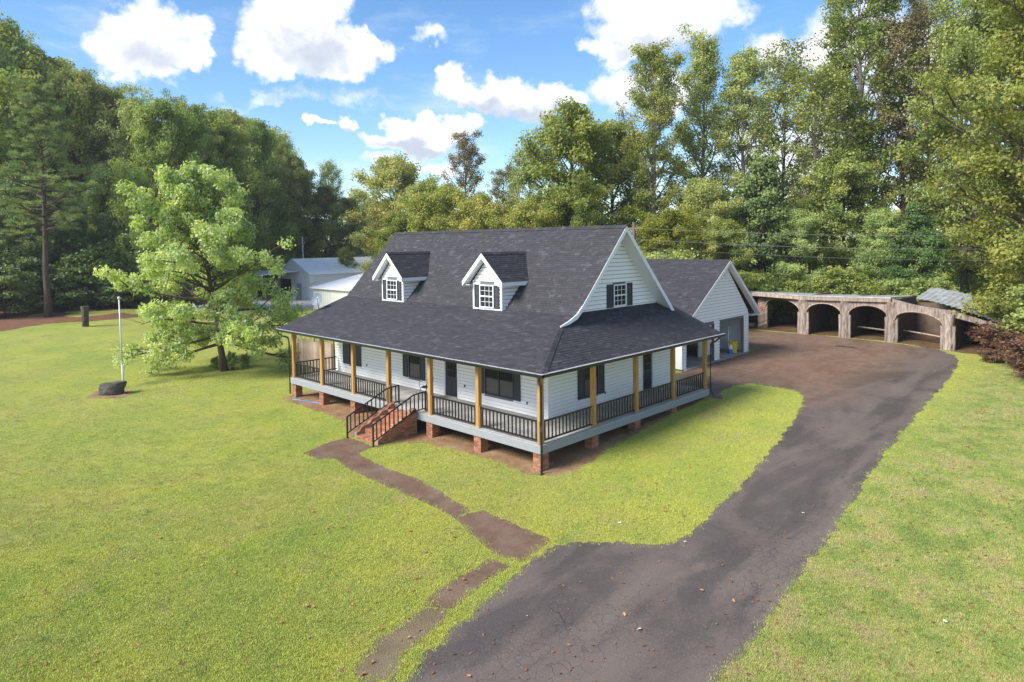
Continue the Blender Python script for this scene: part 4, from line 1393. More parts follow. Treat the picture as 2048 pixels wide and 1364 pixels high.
def rough_post(x, y, z, w, d, h, name, mat, parent, seed):
    r = random.Random(seed); V = []; F = []; n = 12; k = 9
    for i in range(k):
        for j in range(n):
            a = 2 * PI * j / n
            q = 1 / max(abs(math.cos(a)), abs(math.sin(a))) * .5
            q = q * .75 + .5 * .25
            s = 1 + r.uniform(-.12, .12) + (.18 * (i / (k - 1)) ** 3)
            V.append((x + w * q * math.cos(a) * s, y + d * q * math.sin(a) * s, z - .1 + (h + .1) * i / (k - 1)))
    for i in range(k - 1):
        for j in range(n): F.append((i * n + j, i * n + (j + 1) % n, (i + 1) * n + (j + 1) % n, (i + 1) * n + j))
    F.append(tuple(range(n - 1, -1, -1))); F.append(tuple((k - 1) * n + j for j in range(n)))
    return MB().add(V, F).obj(name, mat, parent, (x, y, z))


for i, (x, y) in enumerate(sp):
    z = zg1(x, y)
    if i == 0:
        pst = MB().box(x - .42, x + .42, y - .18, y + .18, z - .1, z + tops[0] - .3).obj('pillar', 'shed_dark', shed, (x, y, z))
        for j in range(15):      # diagonal boards on the first pillar
            zz = z + .05 + j * .19
            c = Vector((x, y - .2, zz + .2))
            MB().hexa([(x - .42, y - .215, zz), (x + .42, y - .215, zz + .38), (x + .42, y - .185, zz + .38), (x - .42, y - .185, zz)],
                      [(x - .42, y - .215, zz + .165), (x + .42, y - .215, min(zz + .545, z + 3.0)), (x + .42, y - .185, min(zz + .545, z + 3.0)), (x - .42, y - .185, zz + .165)]).obj('plank', 'fence_wood', pst, c) if zz + .38 < z + 2.9 else None
        MB().tube([(x - .1, y - .24, z + 1.75), (x - .1, y - .20, z + 1.75)], .16, 10).obj('round_plaque', 'orange_plastic', pst, (x - .1, y - .2, z + 1.75))
    else:
        rough_post(x, y, z, .62, .55, tops[i] - .25, 'pillar', 'shed_wood', shed, 40 + i)
        for s in (-.36, .36):
            rough_post(x + s, y - .06, z, .17, .2, spring[i] + .15, 'slab_log', 'shed_wood', shed, 60 + i * 3 + int(s * 10))
# arch panels with real openings
for i in range(4):
    (x0, y0), (x1, y1) = sp[i], sp[i + 1]
    z0, z1 = zg1(x0, y0), zg1(x1, y1)
    n = 28; F = []; V = []
    r = random.Random(80 + i)
    ext0 = .0
    for j in range(n + 1):
        t = j / n
        x = x0 + (x1 - x0) * t; y = y0 + (y1 - y0) * t
        zt = z0 + tops[i] + (z1 + tops[i + 1] - z0 - tops[i]) * t - (.10 * math.sin(PI * t) if i > 1 else 0) + r.uniform(-.015, .015)
        q = abs(2 * t - 1); q = min(q / .90, 1)
        sz = z0 + spring[i] + (z1 + spring[i + 1] - z0 - spring[i]) * t
        lo = sz - .05 + (1.0 if i < 3 else .85) * math.sqrt(max(0, 1 - q ** 2.1)) + r.uniform(-.02, .02)
        for (dy, zz) in ((-.12, lo), (-.12, zt), (.12, zt), (.12, lo)): V.append((x, y + dy, min(zz, zt - .02) if zz == lo else zz))
    for j in range(n):
        a = j * 4; b = a + 4
        for c in range(4): F.append((a + c, b + c, b + (c + 1) % 4, a + (c + 1) % 4))
    F += [(0, 1, 2, 3), (n * 4 + 3, n * 4 + 2, n * 4 + 1, n * 4)]
    ap = MB().add(V, F).obj('arch_panel', 'shed_wood', shed, (x0, y0, z0 + 2))
    # bent rim following the arch
    rim = [(x0 + (x1 - x0) * t, y0 + (y1 - y0) * t - .15, (z0 + spring[i]) + (z1 + spring[i + 1] - z0 - spring[i]) * t - .03 + (1.0 if i < 3 else .85) * math.sqrt(max(0, 1 - min(abs(2 * t - 1) / .90, 1) ** 2.1))) for t in [.05 + .90 * q / 20 for q in range(21)]]
    MB().tube(rim, .05, 6).obj('arch_rim', 'fence_wood', ap, rim[10])
    # a rail across the farther bays
    if i >= 2:
        MB().tube([(x0 + .4, y0 + 1.6, z0 + .75), ((x0 + x1) / 2, (y0 + y1) / 2 + 1.6, z0 + .70), (x1 - .4, y1 + 1.6, z1 + .62)], .06, 6).obj('log_rail', 'fence_wood', shed, (x0, y0 + 1.6, z0))
# walls, roof
xa, ya = sp[0][0] - 2.6, sp[0][1]; xb, yb_ = sp[4]
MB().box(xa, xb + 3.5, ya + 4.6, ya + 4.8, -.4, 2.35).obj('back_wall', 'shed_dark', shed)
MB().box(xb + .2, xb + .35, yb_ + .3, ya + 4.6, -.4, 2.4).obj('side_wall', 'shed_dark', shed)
for i in range(4):
    x, y = sp[i]
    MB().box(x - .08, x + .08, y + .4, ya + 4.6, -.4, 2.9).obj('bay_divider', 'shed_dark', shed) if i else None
rp = [(xa, ya)] + sp[1:4] + [((sp[3][0] + sp[4][0]) / 2, (sp[3][1] + sp[4][1]) / 2)]
rz = [zg1(*sp[0]) + tops[0] + .02] + [zg1(*sp[i]) + tops[i] + .02 for i in (1, 2, 3)] + [zg1(*sp[4]) + 3.05]
for i in range(3):
    (x0, y0), (x1, y1) = rp[i], rp[i + 1]
    MB().hexa([(x0, y0 - .35, rz[i]), (x1, y1 - .35, rz[i + 1]), (x1, ya + 5.2, rz[i + 1] - .35), (x0, ya + 5.2, rz[i] - .35)],
              [(x0, y0 - .35, rz[i] + .09), (x1, y1 - .35, rz[i + 1] + .09), (x1, ya + 5.2, rz[i + 1] - .27), (x0, ya + 5.2, rz[i] - .27)]).obj('roof_sheet', 'old_metal', shed, (x0, y0, rz[i]))
    MB().hexa([(x0, y0 - .33, rz[i] - .28), (x1, y1 - .33, rz[i + 1] - .28), (x1, y1 - .27, rz[i + 1] - .28), (x0, y0 - .27, rz[i] - .28)],
              [(x0, y0 - .33, rz[i] - .01), (x1, y1 - .33, rz[i + 1] - .01), (x1, y1 - .27, rz[i + 1] - .01), (x0, y0 - .27, rz[i] - .01)]).obj('eave_board', 'fence_wood', shed, (x0, y0, rz[i]))
# corrugated lean-to roof sloping down at the driveway end
c4 = Vector((sp[3][0] + 1.5, sp[3][1] + .2, zg1(*sp[3]) + 3.32)); c4b = Vector((c4.x - .3, c4.y + 6.0, c4.z + .45))
c5 = Vector((sp[4][0] + 2.9, sp[4][1] + .4, zg1(*sp[4]) + 1.95)); c5b = Vector((c5.x + .9, c5.y + 5.0, c5.z + .5))
V = []; F = []; nu, nv = 90, 8
for i in range(nu + 1):
    for j in range(nv + 1):
        s, t = i / nu, j / nv
        p = (c4 * (1 - s) + c5 * s) * (1 - t) + (c4b * (1 - s) + c5b * s) * t
        p.z += .22 * math.sin(PI * s) + .028 * math.sin(i * 2 * PI / 6) + .02 * math.sin(s * 9 + t * 7)
        V.append(p)
for i in range(nu):
    for j in range(nv): F.append((i * (nv + 1) + j, (i + 1) * (nv + 1) + j, (i + 1) * (nv + 1) + j + 1, i * (nv + 1) + j + 1))
MB().add(V, F).obj('corrugated_roof', 'old_metal', shed, c4)
x, y = sp[4]; z = zg1(x, y)
MB().hexa([(x, y - .1, z + 2.35), (c5.x, c5.y - .15, c5.z - .35), (c5.x, c5.y, c5.z - .35), (x, y + .1, z + 2.35)],
          [(x, y - .1, z + 2.78), (c5.x, c5.y - .15, c5.z - .05), (c5.x, c5.y, c5.z - .05), (x, y + .1, z + 2.78)]).obj('eave_board', 'shed_wood', shed, (x, y, z + 2.4))
rough_post(c5.x - .4, c5.y + .3, zg1(c5.x, c5.y), .3, .3, 1.75, 'pillar', 'shed_wood', shed, 99)
# lumber leaning and lying left of the shed
lum = thing('lumber_pile', (xa + 1.2, ya - .4, zg1(xa, ya)), 'low pile of old boards beside the first shed pillar', 'lumber')
for i in range(9):
    z = zg1(xa + 1, ya) + .08 + .09 * (i // 3)
    yy = ya - .8 + .3 * (i % 3) + random.uniform(-.08, .08)
    MB().hexa([(xa - .5, yy, z), (xa + 1.9, yy + random.uniform(-.2, .2), z), (xa + 1.9, yy + .25, z), (xa - .5, yy + .2, z)],
              [(xa - .5, yy, z + .07), (xa + 1.9, yy, z + .07), (xa + 1.9, yy + .25, z + .07), (xa - .5, yy + .2, z + .07)]).obj('board', 'fence_wood', lum, (xa, yy, z))
lp = ground_px(1690, 695)
dl = thing('fallen_branch', (lp[0], lp[1], zg1(*lp)), 'short brown dead branch lying on the parking area', 'branch')
MB().tube([(lp[0] - .7, lp[1], zg1(*lp) + .06), (lp[0], lp[1] + .1, zg1(*lp) + .09), (lp[0] + .8, lp[1] - .1, zg1(*lp) + .06)], [.05, .07, .03], 6).obj('limb', 'bark', dl, (lp[0], lp[1], zg1(*lp)))
MB().tube([(lp[0], lp[1] + .1, zg1(*lp) + .09), (lp[0] + .4, lp[1] + .45, zg1(*lp) + .07)], [.04, .02], 5).obj('twig', 'bark', dl, (lp[0], lp[1], zg1(*lp)))

# ------------------------------------------------------------------ metal outbuildings on the left


def metal_building(name, x0, x1, y0, y1, ze, zr, wallm, roofm, label, ridge='y', doors=()):
    zb_ = min(zg1(x0, y0), zg1(x1, y0)) - .2
    t = thing(name, ((x0 + x1) / 2, (y0 + y1) / 2, zb_), label, 'outbuilding')
    zf = zg1(x1, y0)
    ze, zr = zf + ze, zf + zr
    m = MB()
    if ridge == 'y':
        xm = (x0 + x1) / 2
        m.slab([(x0, y0, zb_), (x1, y0, zb_), (x1, y0, ze), (xm, y0, zr), (x0, y0, ze)], (0, y1 - y0, 0))
        rps = [[(x1 + .25, y0 - .25, ze - .1), (x1 + .25, y1 + .25, ze - .1), (xm, y1 + .25, zr + .05), (xm, y0 - .25, zr + .05)],
               [(x0 - .25, y1 + .25, ze - .1), (x0 - .25, y0 - .25, ze - .1), (xm, y0 - .25, zr + .05), (xm, y1 + .25, zr + .05)]]
    else:     # single slope rising to the back
        m.slab([(x1, y0, zb_), (x1, y1, zb_), (x1, y1, zr), (x1, y0, ze)], (x0 - x1, 0, 0))
        rps = [[(x0 - .35, y0 - .4, ze), (x1 + .35, y0 - .4, ze), (x1 + .35, y1 + .3, zr + .06), (x0 - .35, y1 + .3, zr + .06)]]
    w = m.obj('wall', wallm, t, (x0, y0, zb_))
    for p in rps:
        ro = MB().slab(p, (0, 0, .07)).obj('roof', roofm, t, p[0])
        P = [Vector(q) + Vector((0, 0, .072)) for q in p]
        nr = max(3, int((P[1] - P[0]).length / .9))
        for i in range(nr + 1):           # standing ribs
            a = P[0].lerp(P[1], i / nr); b = P[3].lerp(P[2], i / nr)
            MB().tube([a, b], .025, 4).obj('roof_rib', roofm, ro, a)
    # corrugation ribs of the visible walls
    rb = MB().box(-.02, .02, -.02, .02, 0, ze - zb_ - .15).mesh('wall_rib', wallm)
    n = int((x1 - x0) / .5)
    for i in range(1, n):
        inst('wall_rib', rb, w, (x0 + (x1 - x0) * i / n, y0 - .012, zb_))
    MB().box(x1 - .08, x1 + .03, y0 - .03, y0 + .08, zb_, ze - .12).obj('corner_trim', 'trim', w, (x1, y0, zb_))
    MB().box(x0 - .03, x0 + .08, y0 - .03, y0 + .08, zb_, ze - .12).obj('corner_trim', 'trim', w, (x0, y0, zb_))
    for (a, b, h, mt) in doors:
        MB().box(a, b, y0 - .05, y0 - .022, zf, zf + h).obj('door', mt, w, (a, y0, zf))
    return t


q = ground_px(628, 618)
metal_building('cream_shed', q[0], q[0] + 9, q[1], q[1] + 9.5, 2.75, 4.6, 'cream_metal', 'metal_roof', 'cream metal shed with single slope grey roof just behind the porch roof', 'x')
q = ground_px(622, 600)
q = (q[0], min(q[1], 40))
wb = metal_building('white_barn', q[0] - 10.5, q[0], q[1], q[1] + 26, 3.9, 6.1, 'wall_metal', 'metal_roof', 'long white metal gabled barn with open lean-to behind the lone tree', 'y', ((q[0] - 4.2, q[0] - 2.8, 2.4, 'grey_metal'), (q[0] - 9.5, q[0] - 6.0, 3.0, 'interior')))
# lean-to of the barn
ln = MB().slab([(q[0] - 20, q[1] - 7, 3.1), (q[0] - 3.2, q[1] - 7, 3.1), (q[0] - 3.2, q[1] - .1, 3.6), (q[0] - 20, q[1] - .1, 3.6)], (0, 0, .1)).obj('lean_to_roof', 'metal_roof', wb, (q[0] - 10, q[1] - 3, 3.2))
for i in range(5):
    x = q[0] - 19.5 + i * 4
    MB().box(x, x + .15, q[1] - 6.9, q[1] - 6.75, zg1(x, q[1] - 7) - .1, 3.1).obj('post', 'grey_metal', wb, (x, q[1] - 6.9, 0))
p = at_depth(627, 500, 126)
metal_building('green_roof_shed', p[0] - 7, p[0] + 5, p[1], p[1] + 9, 4.6, 6.3, 'grey_metal', 'green_roof', 'low grey shed with mossy green roof beyond the white barn', 'x')
p = at_depth(724, 500, 122)
gs = metal_building('grey_roof_shed', p[0] - 8, p[0] + 8, p[1], p[1] + 9, 4.6, 6.8, 'grey_metal', 'metal_roof', 'grey shed with pale roof and rusty flue pipe left of the house ridge', 'x')
p = at_depth(751, 512, 120)
fl = MB().tube([(p[0], p[1], 4.5), (p[0], p[1], 6.9)], .16, 10).obj('flue_pipe', 'grey_metal', gs, (p[0], p[1], 5))
MB().tube([(p[0], p[1], 6.9), (p[0], p[1], 7.0), (p[0], p[1], 7.25)], [.34, .34, .1], 10).obj('flue_cap', 'orange_plastic', fl, (p[0], p[1], 6.9))
p = at_depth(607, 520, 112)
zt = at_depth(604, 474, 112)[2]
tag(MB().tube([(p[0], p[1], -1), (p[0] - .1, p[1], zt * .5), (p[0] - .25, p[1], zt)], [.12, .11, .09], 8).obj('antenna_mast', 'pole_white', None, (p[0], p[1], -1)), 'tall thin pale mast rising behind the white barn roof', 'mast')

# ------------------------------------------------------------------ flagpole, boulder, standing log
x, y = ground_px(247, 786); z = zg1(x, y)
dep = float((np.array([x, y, z]) - CAM) @ FW)
zt = at_depth(238, 599, dep)
t = thing('flagpole', (x, y, z), 'bare white flagpole standing beside the dark boulder', 'flagpole')
tp = Vector((zt[0], zt[1], zt[2])); bs = Vector((x, y, z - .1))
MB().tube([bs, bs.lerp(tp, .33)], .055, 10).obj('lower_pole', 'pole_white', t, bs, smooth=True)
MB().tube([bs.lerp(tp, .33), tp], [.045, .04], 10).obj('upper_pole', 'pole_white', t, bs.lerp(tp, .33), smooth=True)
MB().tube([bs.lerp(tp, .32), bs.lerp(tp, .345)], .075, 10).obj('joint_sleeve', 'bracket', t, bs.lerp(tp, .33))
MB().tube([tp, tp + Vector((0, 0, .06)), tp + Vector((0, 0, .14)), tp + Vector((0, 0, .18))], [.05, .09, .08, .02], 10).obj('finial', 'pole_white', t, tp, smooth=True)


def boulder(name, x, y, sx, sy, sz, rot, label, cat, mat, seed, flat=.35):
    bm = bmesh.new(); bmesh.ops.create_icosphere(bm, subdivisions=4, radius=1)
    r = random.Random(seed); K = [Vector((r.gauss(0, 1), r.gauss(0, 1), r.gauss(0, 1))).normalized() for _ in range(18)]
    D = [r.uniform(.62, .95) for _ in K]
    from mathutils import noise
    for v in bm.verts:
        c = v.co.copy()
        for kx, d in zip(K, D):
            e = c.dot(kx) - d
            if e > 0: c -= kx * e * .85
        c.z = min(c.z, .40 + .06 * c.x)
        c += c.normalized() * (noise.noise(c * 3 + Vector((seed, 0, 0))) * .06 + noise.noise(Vector((c.x * 2, c.y * 2, c.z * 9))) * .05)
        v.co = Vector((c.x * sx, c.y * sy, (c.z + .55) * sz))
    me = bpy.data.meshes.new(name); bm.to_mesh(me); bm.free(); me.materials.append(MAT[mat])
    o = bpy.data.objects.new(name, me); link(o, None, (x, y, zg1(x, y) - .12)); o.rotation_euler.z = rot
    return tag(o, label, cat)


x, y = ground_px(214, 790)
boulder('boulder', x, y + .3, 0.86, .5, .86, YAW + .15, 'large dark layered boulder lying by the foot of the flagpole', 'boulder', 'rock', 5)
x, y = ground_px(171, 653); z = zg1(x, y)
t = rough_post(x, y, z, .62, .55, 1.95, 'standing_log', 'bark', None, 12)
tag(t, 'weathered upright tree stump standing on the far lawn edge', 'stump')

# ------------------------------------------------------------------ power pole and wires
p = at_depth(1268, 500, 54)
up_ = thing('utility_pole', (p[0], p[1], zg1(p[0], p[1])), 'grey wooden utility pole just behind the house gable', 'utility pole')
zt = at_depth(1268, 452, 54)[2]
MB().tube([(p[0], p[1], -.5), (p[0], p[1], zt + .3)], [.16, .12], 10).obj('pole', 'pole_wood', up_, (p[0], p[1], 0))
MB().box(p[0] - .9, p[0] + .9, p[1] - .07, p[1] + .07, zt - .25, zt - .12).obj('crossarm', 'pole_wood', up_, (p[0], p[1], zt))
for i, (ya, yb2, sag, lab) in enumerate(((456, 462, .4, 'topmost power line above the garage'), (478, 492, .4, 'middle power line above the garage'), (494, 516, .4, 'lowest thin cable above the garage roof'))):
    a = Vector(at_depth(1268, ya, 54)); b = Vector(at_depth(2120, yb2 + 4, 58))
    pts = [a.lerp(b, k / 16) - Vector((0, 0, sag * 4 * (k / 16) * (1 - k / 16))) for k in range(17)]
    tag(MB().tube(pts, .017 if i < 2 else .011, 5).obj('power_line', 'wire', None, a), lab, 'cable', 'power lines')
# blue hose lying by the far brick pier
h = [ground_px(586, 800), ground_px(604, 802), ground_px(625, 806), ground_px(648, 808)]
tag(MB().tube([(x, y, zg1(x, y) + .03) for x, y in h], .03, 6).obj('garden_hose', 'blue_plastic', None, (h[0][0], h[0][1], zg1(*h[0]))), 'short length of blue hose lying by the far brick pier', 'hose')

# ------------------------------------------------------------------ vegetation


def tree_meshes(name, seed, h, base, cr, n_limb, leaf, n_leaf, ls, crad, tr, prof, e0=.15, e1=1.0, sub=5, bark='bark', needles=False, curve=.25, flat=.7, lean=0.0, stems=1, aspect=.40, bare=0.0, lvar=.23):
    r = random.Random(seed); g = np.random.default_rng(seed)
    tubes = MB(); cl = []
    for sidx in range(stems):
        off = Vector((0, 0, 0)); dirv = Vector((0, 0, 1))
        if stems > 1:
            a = 2 * PI * sidx / stems + .4; off = Vector((math.cos(a), math.sin(a), 0)) * tr * .7; dirv = Vector((math.cos(a) * .14, math.sin(a) * .14, 1))
        tp = []; w = Vector((0, 0, 0))
        K = 10
        for i in range(K + 1):
            t = i / K
            w += Vector((r.uniform(-1, 1), r.uniform(-1, 1), 0)) * h * .006
            tp.append(off + w + Vector((dirv.x, dirv.y, 0)) * h * t * (1 if stems > 1 else 0) + Vector((lean * h * t, 0, h * .97 * t)))
        rr_ = [tr * (1 - t / K) ** .8 * (1.35 if t == 0 else 1) / (stems ** .4) + .02 for t in range(K + 1)]
        tubes.tube(tp, rr_, 9 if stems == 1 else 7)

        def trunk_at(t):
            f = min(max(t, 0), .999) * K; i = int(f); return tp[i].lerp(tp[i + 1], f - i), rr_[i]
        nl = n_limb // stems
        for i in range(nl):
            t = base + (1 - base) * ((i + r.random() * .9) / nl)
            t = min(t, .985)
            p, pr_ = trunk_at(t)
            q = (t - base) / (1 - base)
            L = cr * prof(q) * r.uniform(.95 - lvar, .95 + lvar)
            az = i * 2.399 + r.uniform(-.5, .5) + sidx * 1.3
            el = e0 + (e1 - e0) * q + r.uniform(-.15, .15)
            d = Vector((math.cos(az) * math.cos(el), math.sin(az) * math.cos(el), math.sin(el)))
            pts = [p]; cur = p.copy(); dd = d.copy(); S = 5
            for s in range(S):
                dd = (dd + Vector((r.uniform(-.16, .16), r.uniform(-.16, .16), curve * .2 + r.uniform(-.08, .08)))).normalized()
                cur = cur + dd * L / S; pts.append(cur.copy())
            lr = max(.018, min(pr_ * .5, L * .022 + .02))
            tubes.tube(pts, [lr * (1 - .85 * s / S) + .006 for s in range(S + 1)], 5, False)
            cl.append((pts[-1], crad * .8))
            ns = max(2, int(sub * min(1, L / cr + .35)))
            for j in range(ns):
                s = .28 + .72 * (j + r.random()) / ns
                f = min(s, .999) * S; k2 = int(f); b = pts[k2].lerp(pts[k2 + 1], f - k2)
                side = dd.cross(Vector((0, 0, 1)))
                if side.length < .05: side = Vector((1, 0, 0))
                side.normalize()
                sd = (dd * .7 + side * r.choice((-1, 1)) * r.uniform(.5, 1.1) + Vector((0, 0, r.uniform(-.35, .6)))).normalized()
                L2 = L * r.uniform(.22, .42) * (1.15 - .4 * s) + .25
                e2 = b + sd * L2; mid = b.lerp(e2, .55) + Vector((0, 0, L2 * .06))
                tubes.tube([b, mid, e2], [lr * .45 + .004, lr * .3 + .004, .006], 4, False)
                cl.append((e2, crad)); 
                if L2 > crad * .8: cl.append((mid, crad * .8))
                if bare > 0:
                    for _ in range(3):
                        tw = e2 + Vector((r.gauss(0, 1), r.gauss(0, 1), r.uniform(0, 1.6))) * L2 * .35
                        tubes.tube([mid.lerp(e2, .6), tw], [.014, .006], 3, False)
    C = np.array([tuple(c[0]) for c in cl]); R = np.array([c[1] for c in cl])
    keep = g.random(len(C)) >= bare * .4
    C, R = C[keep], R[keep]
    wts = R ** 2 * g.uniform(.35, 1.5, len(C)); wts /= wts.sum()
    ci = g.choice(len(C), n_leaf, p=wts)
    cv = g.random(len(C))
    N = n_leaf
    u = g.normal(size=(N, 3)); u /= np.linalg.norm(u, axis=1)[:, None]
    rad = g.random(N) ** .55
    off = u * (rad * R[ci])[:, None]; off[:, 2] *= flat
    if needles:
        off *= .28
    pos = C[ci] + off
    ax = C[ci] - np.array([0, 0, 0]); ax[:, 2] = 0
    al = np.linalg.norm(ax, axis=1)[:, None] + 1e-6
    if needles:
        t = u.copy(); t[:, 2] = np.abs(t[:, 2]) * .7 + .15; t += .5 * ax / al
        t /= np.linalg.norm(t, axis=1)[:, None]
        nn = g.normal(size=(N, 3)); b = np.cross(t, nn); b /= np.linalg.norm(b, axis=1)[:, None]
        sz = ls * g.uniform(.7, 1.25, N)[:, None]
        base_ = pos; V = np.stack([base_, base_ + t * sz * .5 + b * sz * aspect * .5, base_ + t * sz, base_ + t * sz * .5 - b * sz * aspect * .5], 1)
    else:
        nrm = g.normal(size=(N, 3)) * .75 + np.array([0, 0, .55]) + .45 * ax / al + .4 * u
        nrm /= np.linalg.norm(nrm, axis=1)[:, None]
        t = np.cross(nrm, g.normal(size=(N, 3))); t /= np.linalg.norm(t, axis=1)[:, None]
        t[:, 2] -= .25; t /= np.linalg.norm(t, axis=1)[:, None]
        b = np.cross(nrm, t); b /= np.linalg.norm(b, axis=1)[:, None]
        sz = ls * g.uniform(.6, 1.35, N)[:, None]
        V = np.stack([pos - t * sz * .5, pos + b * sz * aspect + nrm * sz * .08, pos + t * sz * .55, pos - b * sz * aspect + nrm * sz * .08], 1)
    F = np.arange(N * 4).reshape(N, 4)
    A = np.zeros((N, 4, 4)); A[..., 3] = 1
    A[:, :, 0] = g.random(N)[:, None]; A[:, :, 1] = cv[ci][:, None]; A[:, :, 2] = g.random(N)[:, None]
    crown = np_mesh('crown', V.reshape(-1, 3), F, leaf, A.reshape(-1, 4))
    trunk = tubes.mesh('trunk', bark, True)
    top = float(np.percentile(V[..., 2], 99.6))
    return (trunk, crown, top, name)


ell = lambda q: math.sqrt(max(.05, 1 - (1.55 * q - .55) ** 2)) if q > .35 else .75 + .25 * q / .35
oval = lambda q: max(.18, math.sin(PI * (.12 + .86 * q)) ** .8)
cone = lambda q: max(.10, (1 - q) ** .8)
pyr = lambda q: max(.16, (1.05 - q) ** .62) * (.78 + .22 * min(1, q / .2))
tall = lambda q: max(.25, .55 + .45 * math.sin(PI * q * .95))
PROTO = {
    'dense': [tree_meshes('leafy_tree', 100 + i, 24, .06, 6.2, 46, 'leaf_green', 60000, .27, 1.35, .36, oval, .05, 1.15, 5) for i in range(3)],
    'light': [tree_meshes('leafy_tree', 120 + i, 18, .06, 5.4, 40, 'leaf_light', 46000, .22, 1.1, .28, oval, .05, 1.15, 5) for i in range(2)],
    'tall': [tree_meshes('tall_tree', 140 + i, 30, .26, 6.0, 40, 'leaf_light', 36000, .21, 1.05, .42, tall, .55, 1.2, 6, 'bark_pale', curve=.5, bare=.25) for i in range(3)],
    'yellow': [tree_meshes('yellowing_tree', 160 + i, 15, .05, 5.6, 38, 'leaf_yellow', 38000, .21, 1.05, .25, oval, .05, 1.1, 5) for i in range(2)],
    'brown': [tree_meshes('autumn_tree', 180 + i, 26, .25, 4.8, 38, 'leaf_brown', 17000, .20, .9, .30, tall, .55, 1.2, 5, 'bark', curve=.4, bare=.7) for i in range(2)],
    'thin': [tree_meshes('sparse_tree', 200 + i, 20, .2, 4.6, 36, 'leaf_light', 15000, .19, .95, .22, tall, .5, 1.2, 5, 'bark_pale', curve=.4, bare=.6) for i in range(2)],
    'dark': [tree_meshes('evergreen_tree', 220 + i, 14, .04, 4.4, 44, 'leaf_dark', 40000, .22, .95, .25, pyr, -.05, 1.0, 5) for i in range(2)],
    'cedar': [tree_meshes('cedar_tree', 240, 17, .05, 5.6, 46, 'leaf_olive', 42000, .23, 1.05, .3, oval, .1, 1.2, 5)],
    'shrub': [tree_meshes('shrub', 260 + i, 3.6, .02, 2.3, 24, 'leaf_light', 11000, .17, .55, .06, oval, .2, 1.2, 4) for i in range(2)],
    'dshrub': [tree_meshes('shrub', 280, 3.6, .02, 2.4, 24, 'leaf_dark', 10000, .18, .55, .06, oval, .2, 1.2, 4)],
    'yshrub': [tree_meshes('shrub', 290, 3.2, .02, 2.2, 24, 'leaf_yellow', 9000, .17, .5, .06, oval, .2, 1.2, 4)],
    'bshrub': [tree_meshes('brush', 300, 2.0, .02, 1.7, 30, 'leaf_dry', 6500, .16, .45, .04, oval, .3, 1.2, 4, bare=.5)],
    'pine': [tree_meshes('pine_tree', 320, 28, .36, 6.4, 54, 'leaf_needle', 52000, .46, 1.15, .42, lambda q: max(.22, 1.0 - .75 * q ** 1.4) * (.72 + .28 * min(1, q * 4)), -.02, .75, 7, 'bark', needles=True, flat=.5, aspect=.11)],
}
PC = {}


def place(kind, px, ytop, dep, label, group=None, cat='tree', xw=1.0, v=None, name=None, base_py=None):
    """a tree at a bearing and distance, tall enough for its top to reach the photo row ytop"""
    if base_py is not None:
        x, y = ground_px(px, base_py); dep = float((np.array([x, y, zg1(x, y)]) - CAM) @ FW)
    else:
        p = at_depth(px, 520, dep); x, y = p[0], p[1]
    z = zg1(x, y)
    zt = at_depth(px, ytop, dep)[2]
    ps = PROTO[kind]; i = PC.get(kind, 0) if v is None else v; PC[kind] = i + 1
    trunk, crown, top, nm = ps[i % len(ps)]
    s = max(.15, (zt - z) / top)
    t = thing(name or nm, (x, y, z - .05), label, cat, group)
    t.rotation_euler.z = random.random() * 6.28
    wd = xw * random.uniform(.95, 1.08)
    t.scale = (s * wd, s * wd, s)
    for nn, me in (('trunk', trunk), ('crown', crown)):
        o = bpy.data.objects.new(nn, me); COL.objects.link(o); o.parent = t
    return t


# the lone tree on the lawn, seen largest
lt = tree_meshes('lone_tree', 411, 13.2, .15, 6.6, 58, 'leaf_silver', 84000, .19, .74, .24, pyr, -.10, 1.1, 8, 'bark', stems=1, curve=.10, flat=.72, lean=.12, bare=.35, lvar=.45)
PROTO['lone'] = [lt]
place('lone', 447, 338, 0, 'lone broad leafy tree with silvery green leaves on the front lawn', base_py=742, name='lawn_tree', xw=.9).rotation_euler.z = YAW + PI
# big tree at the right edge
rt = tree_meshes('edge_tree', 431, 24, .04, 7.4, 76, 'leaf_light', 115000, .18, .95, .36, oval, .0, 1.1, 8, 'bark')
PROTO['edge'] = [rt]
place('edge', 2165, -150, 43, 'big bright green tree filling the right edge of the photograph', name='leafy_tree', xw=1.05)
place('edge', 2030, -60, 63, 'bright green tree behind the corrugated roof, left of the right edge tree', name='leafy_tree', xw=.9)
for px_, tp_, d_ in ((2010, 330, 78), (2100, 250, 74), (1950, 350, 84)): place('light', px_, tp_, d_, 'tree seen only through gaps at the right edge, ' + {2010: 'middle', 2100: 'rightmost', 1950: 'leftmost'}[px_] + ' of three', 'trees behind the right edge tree')
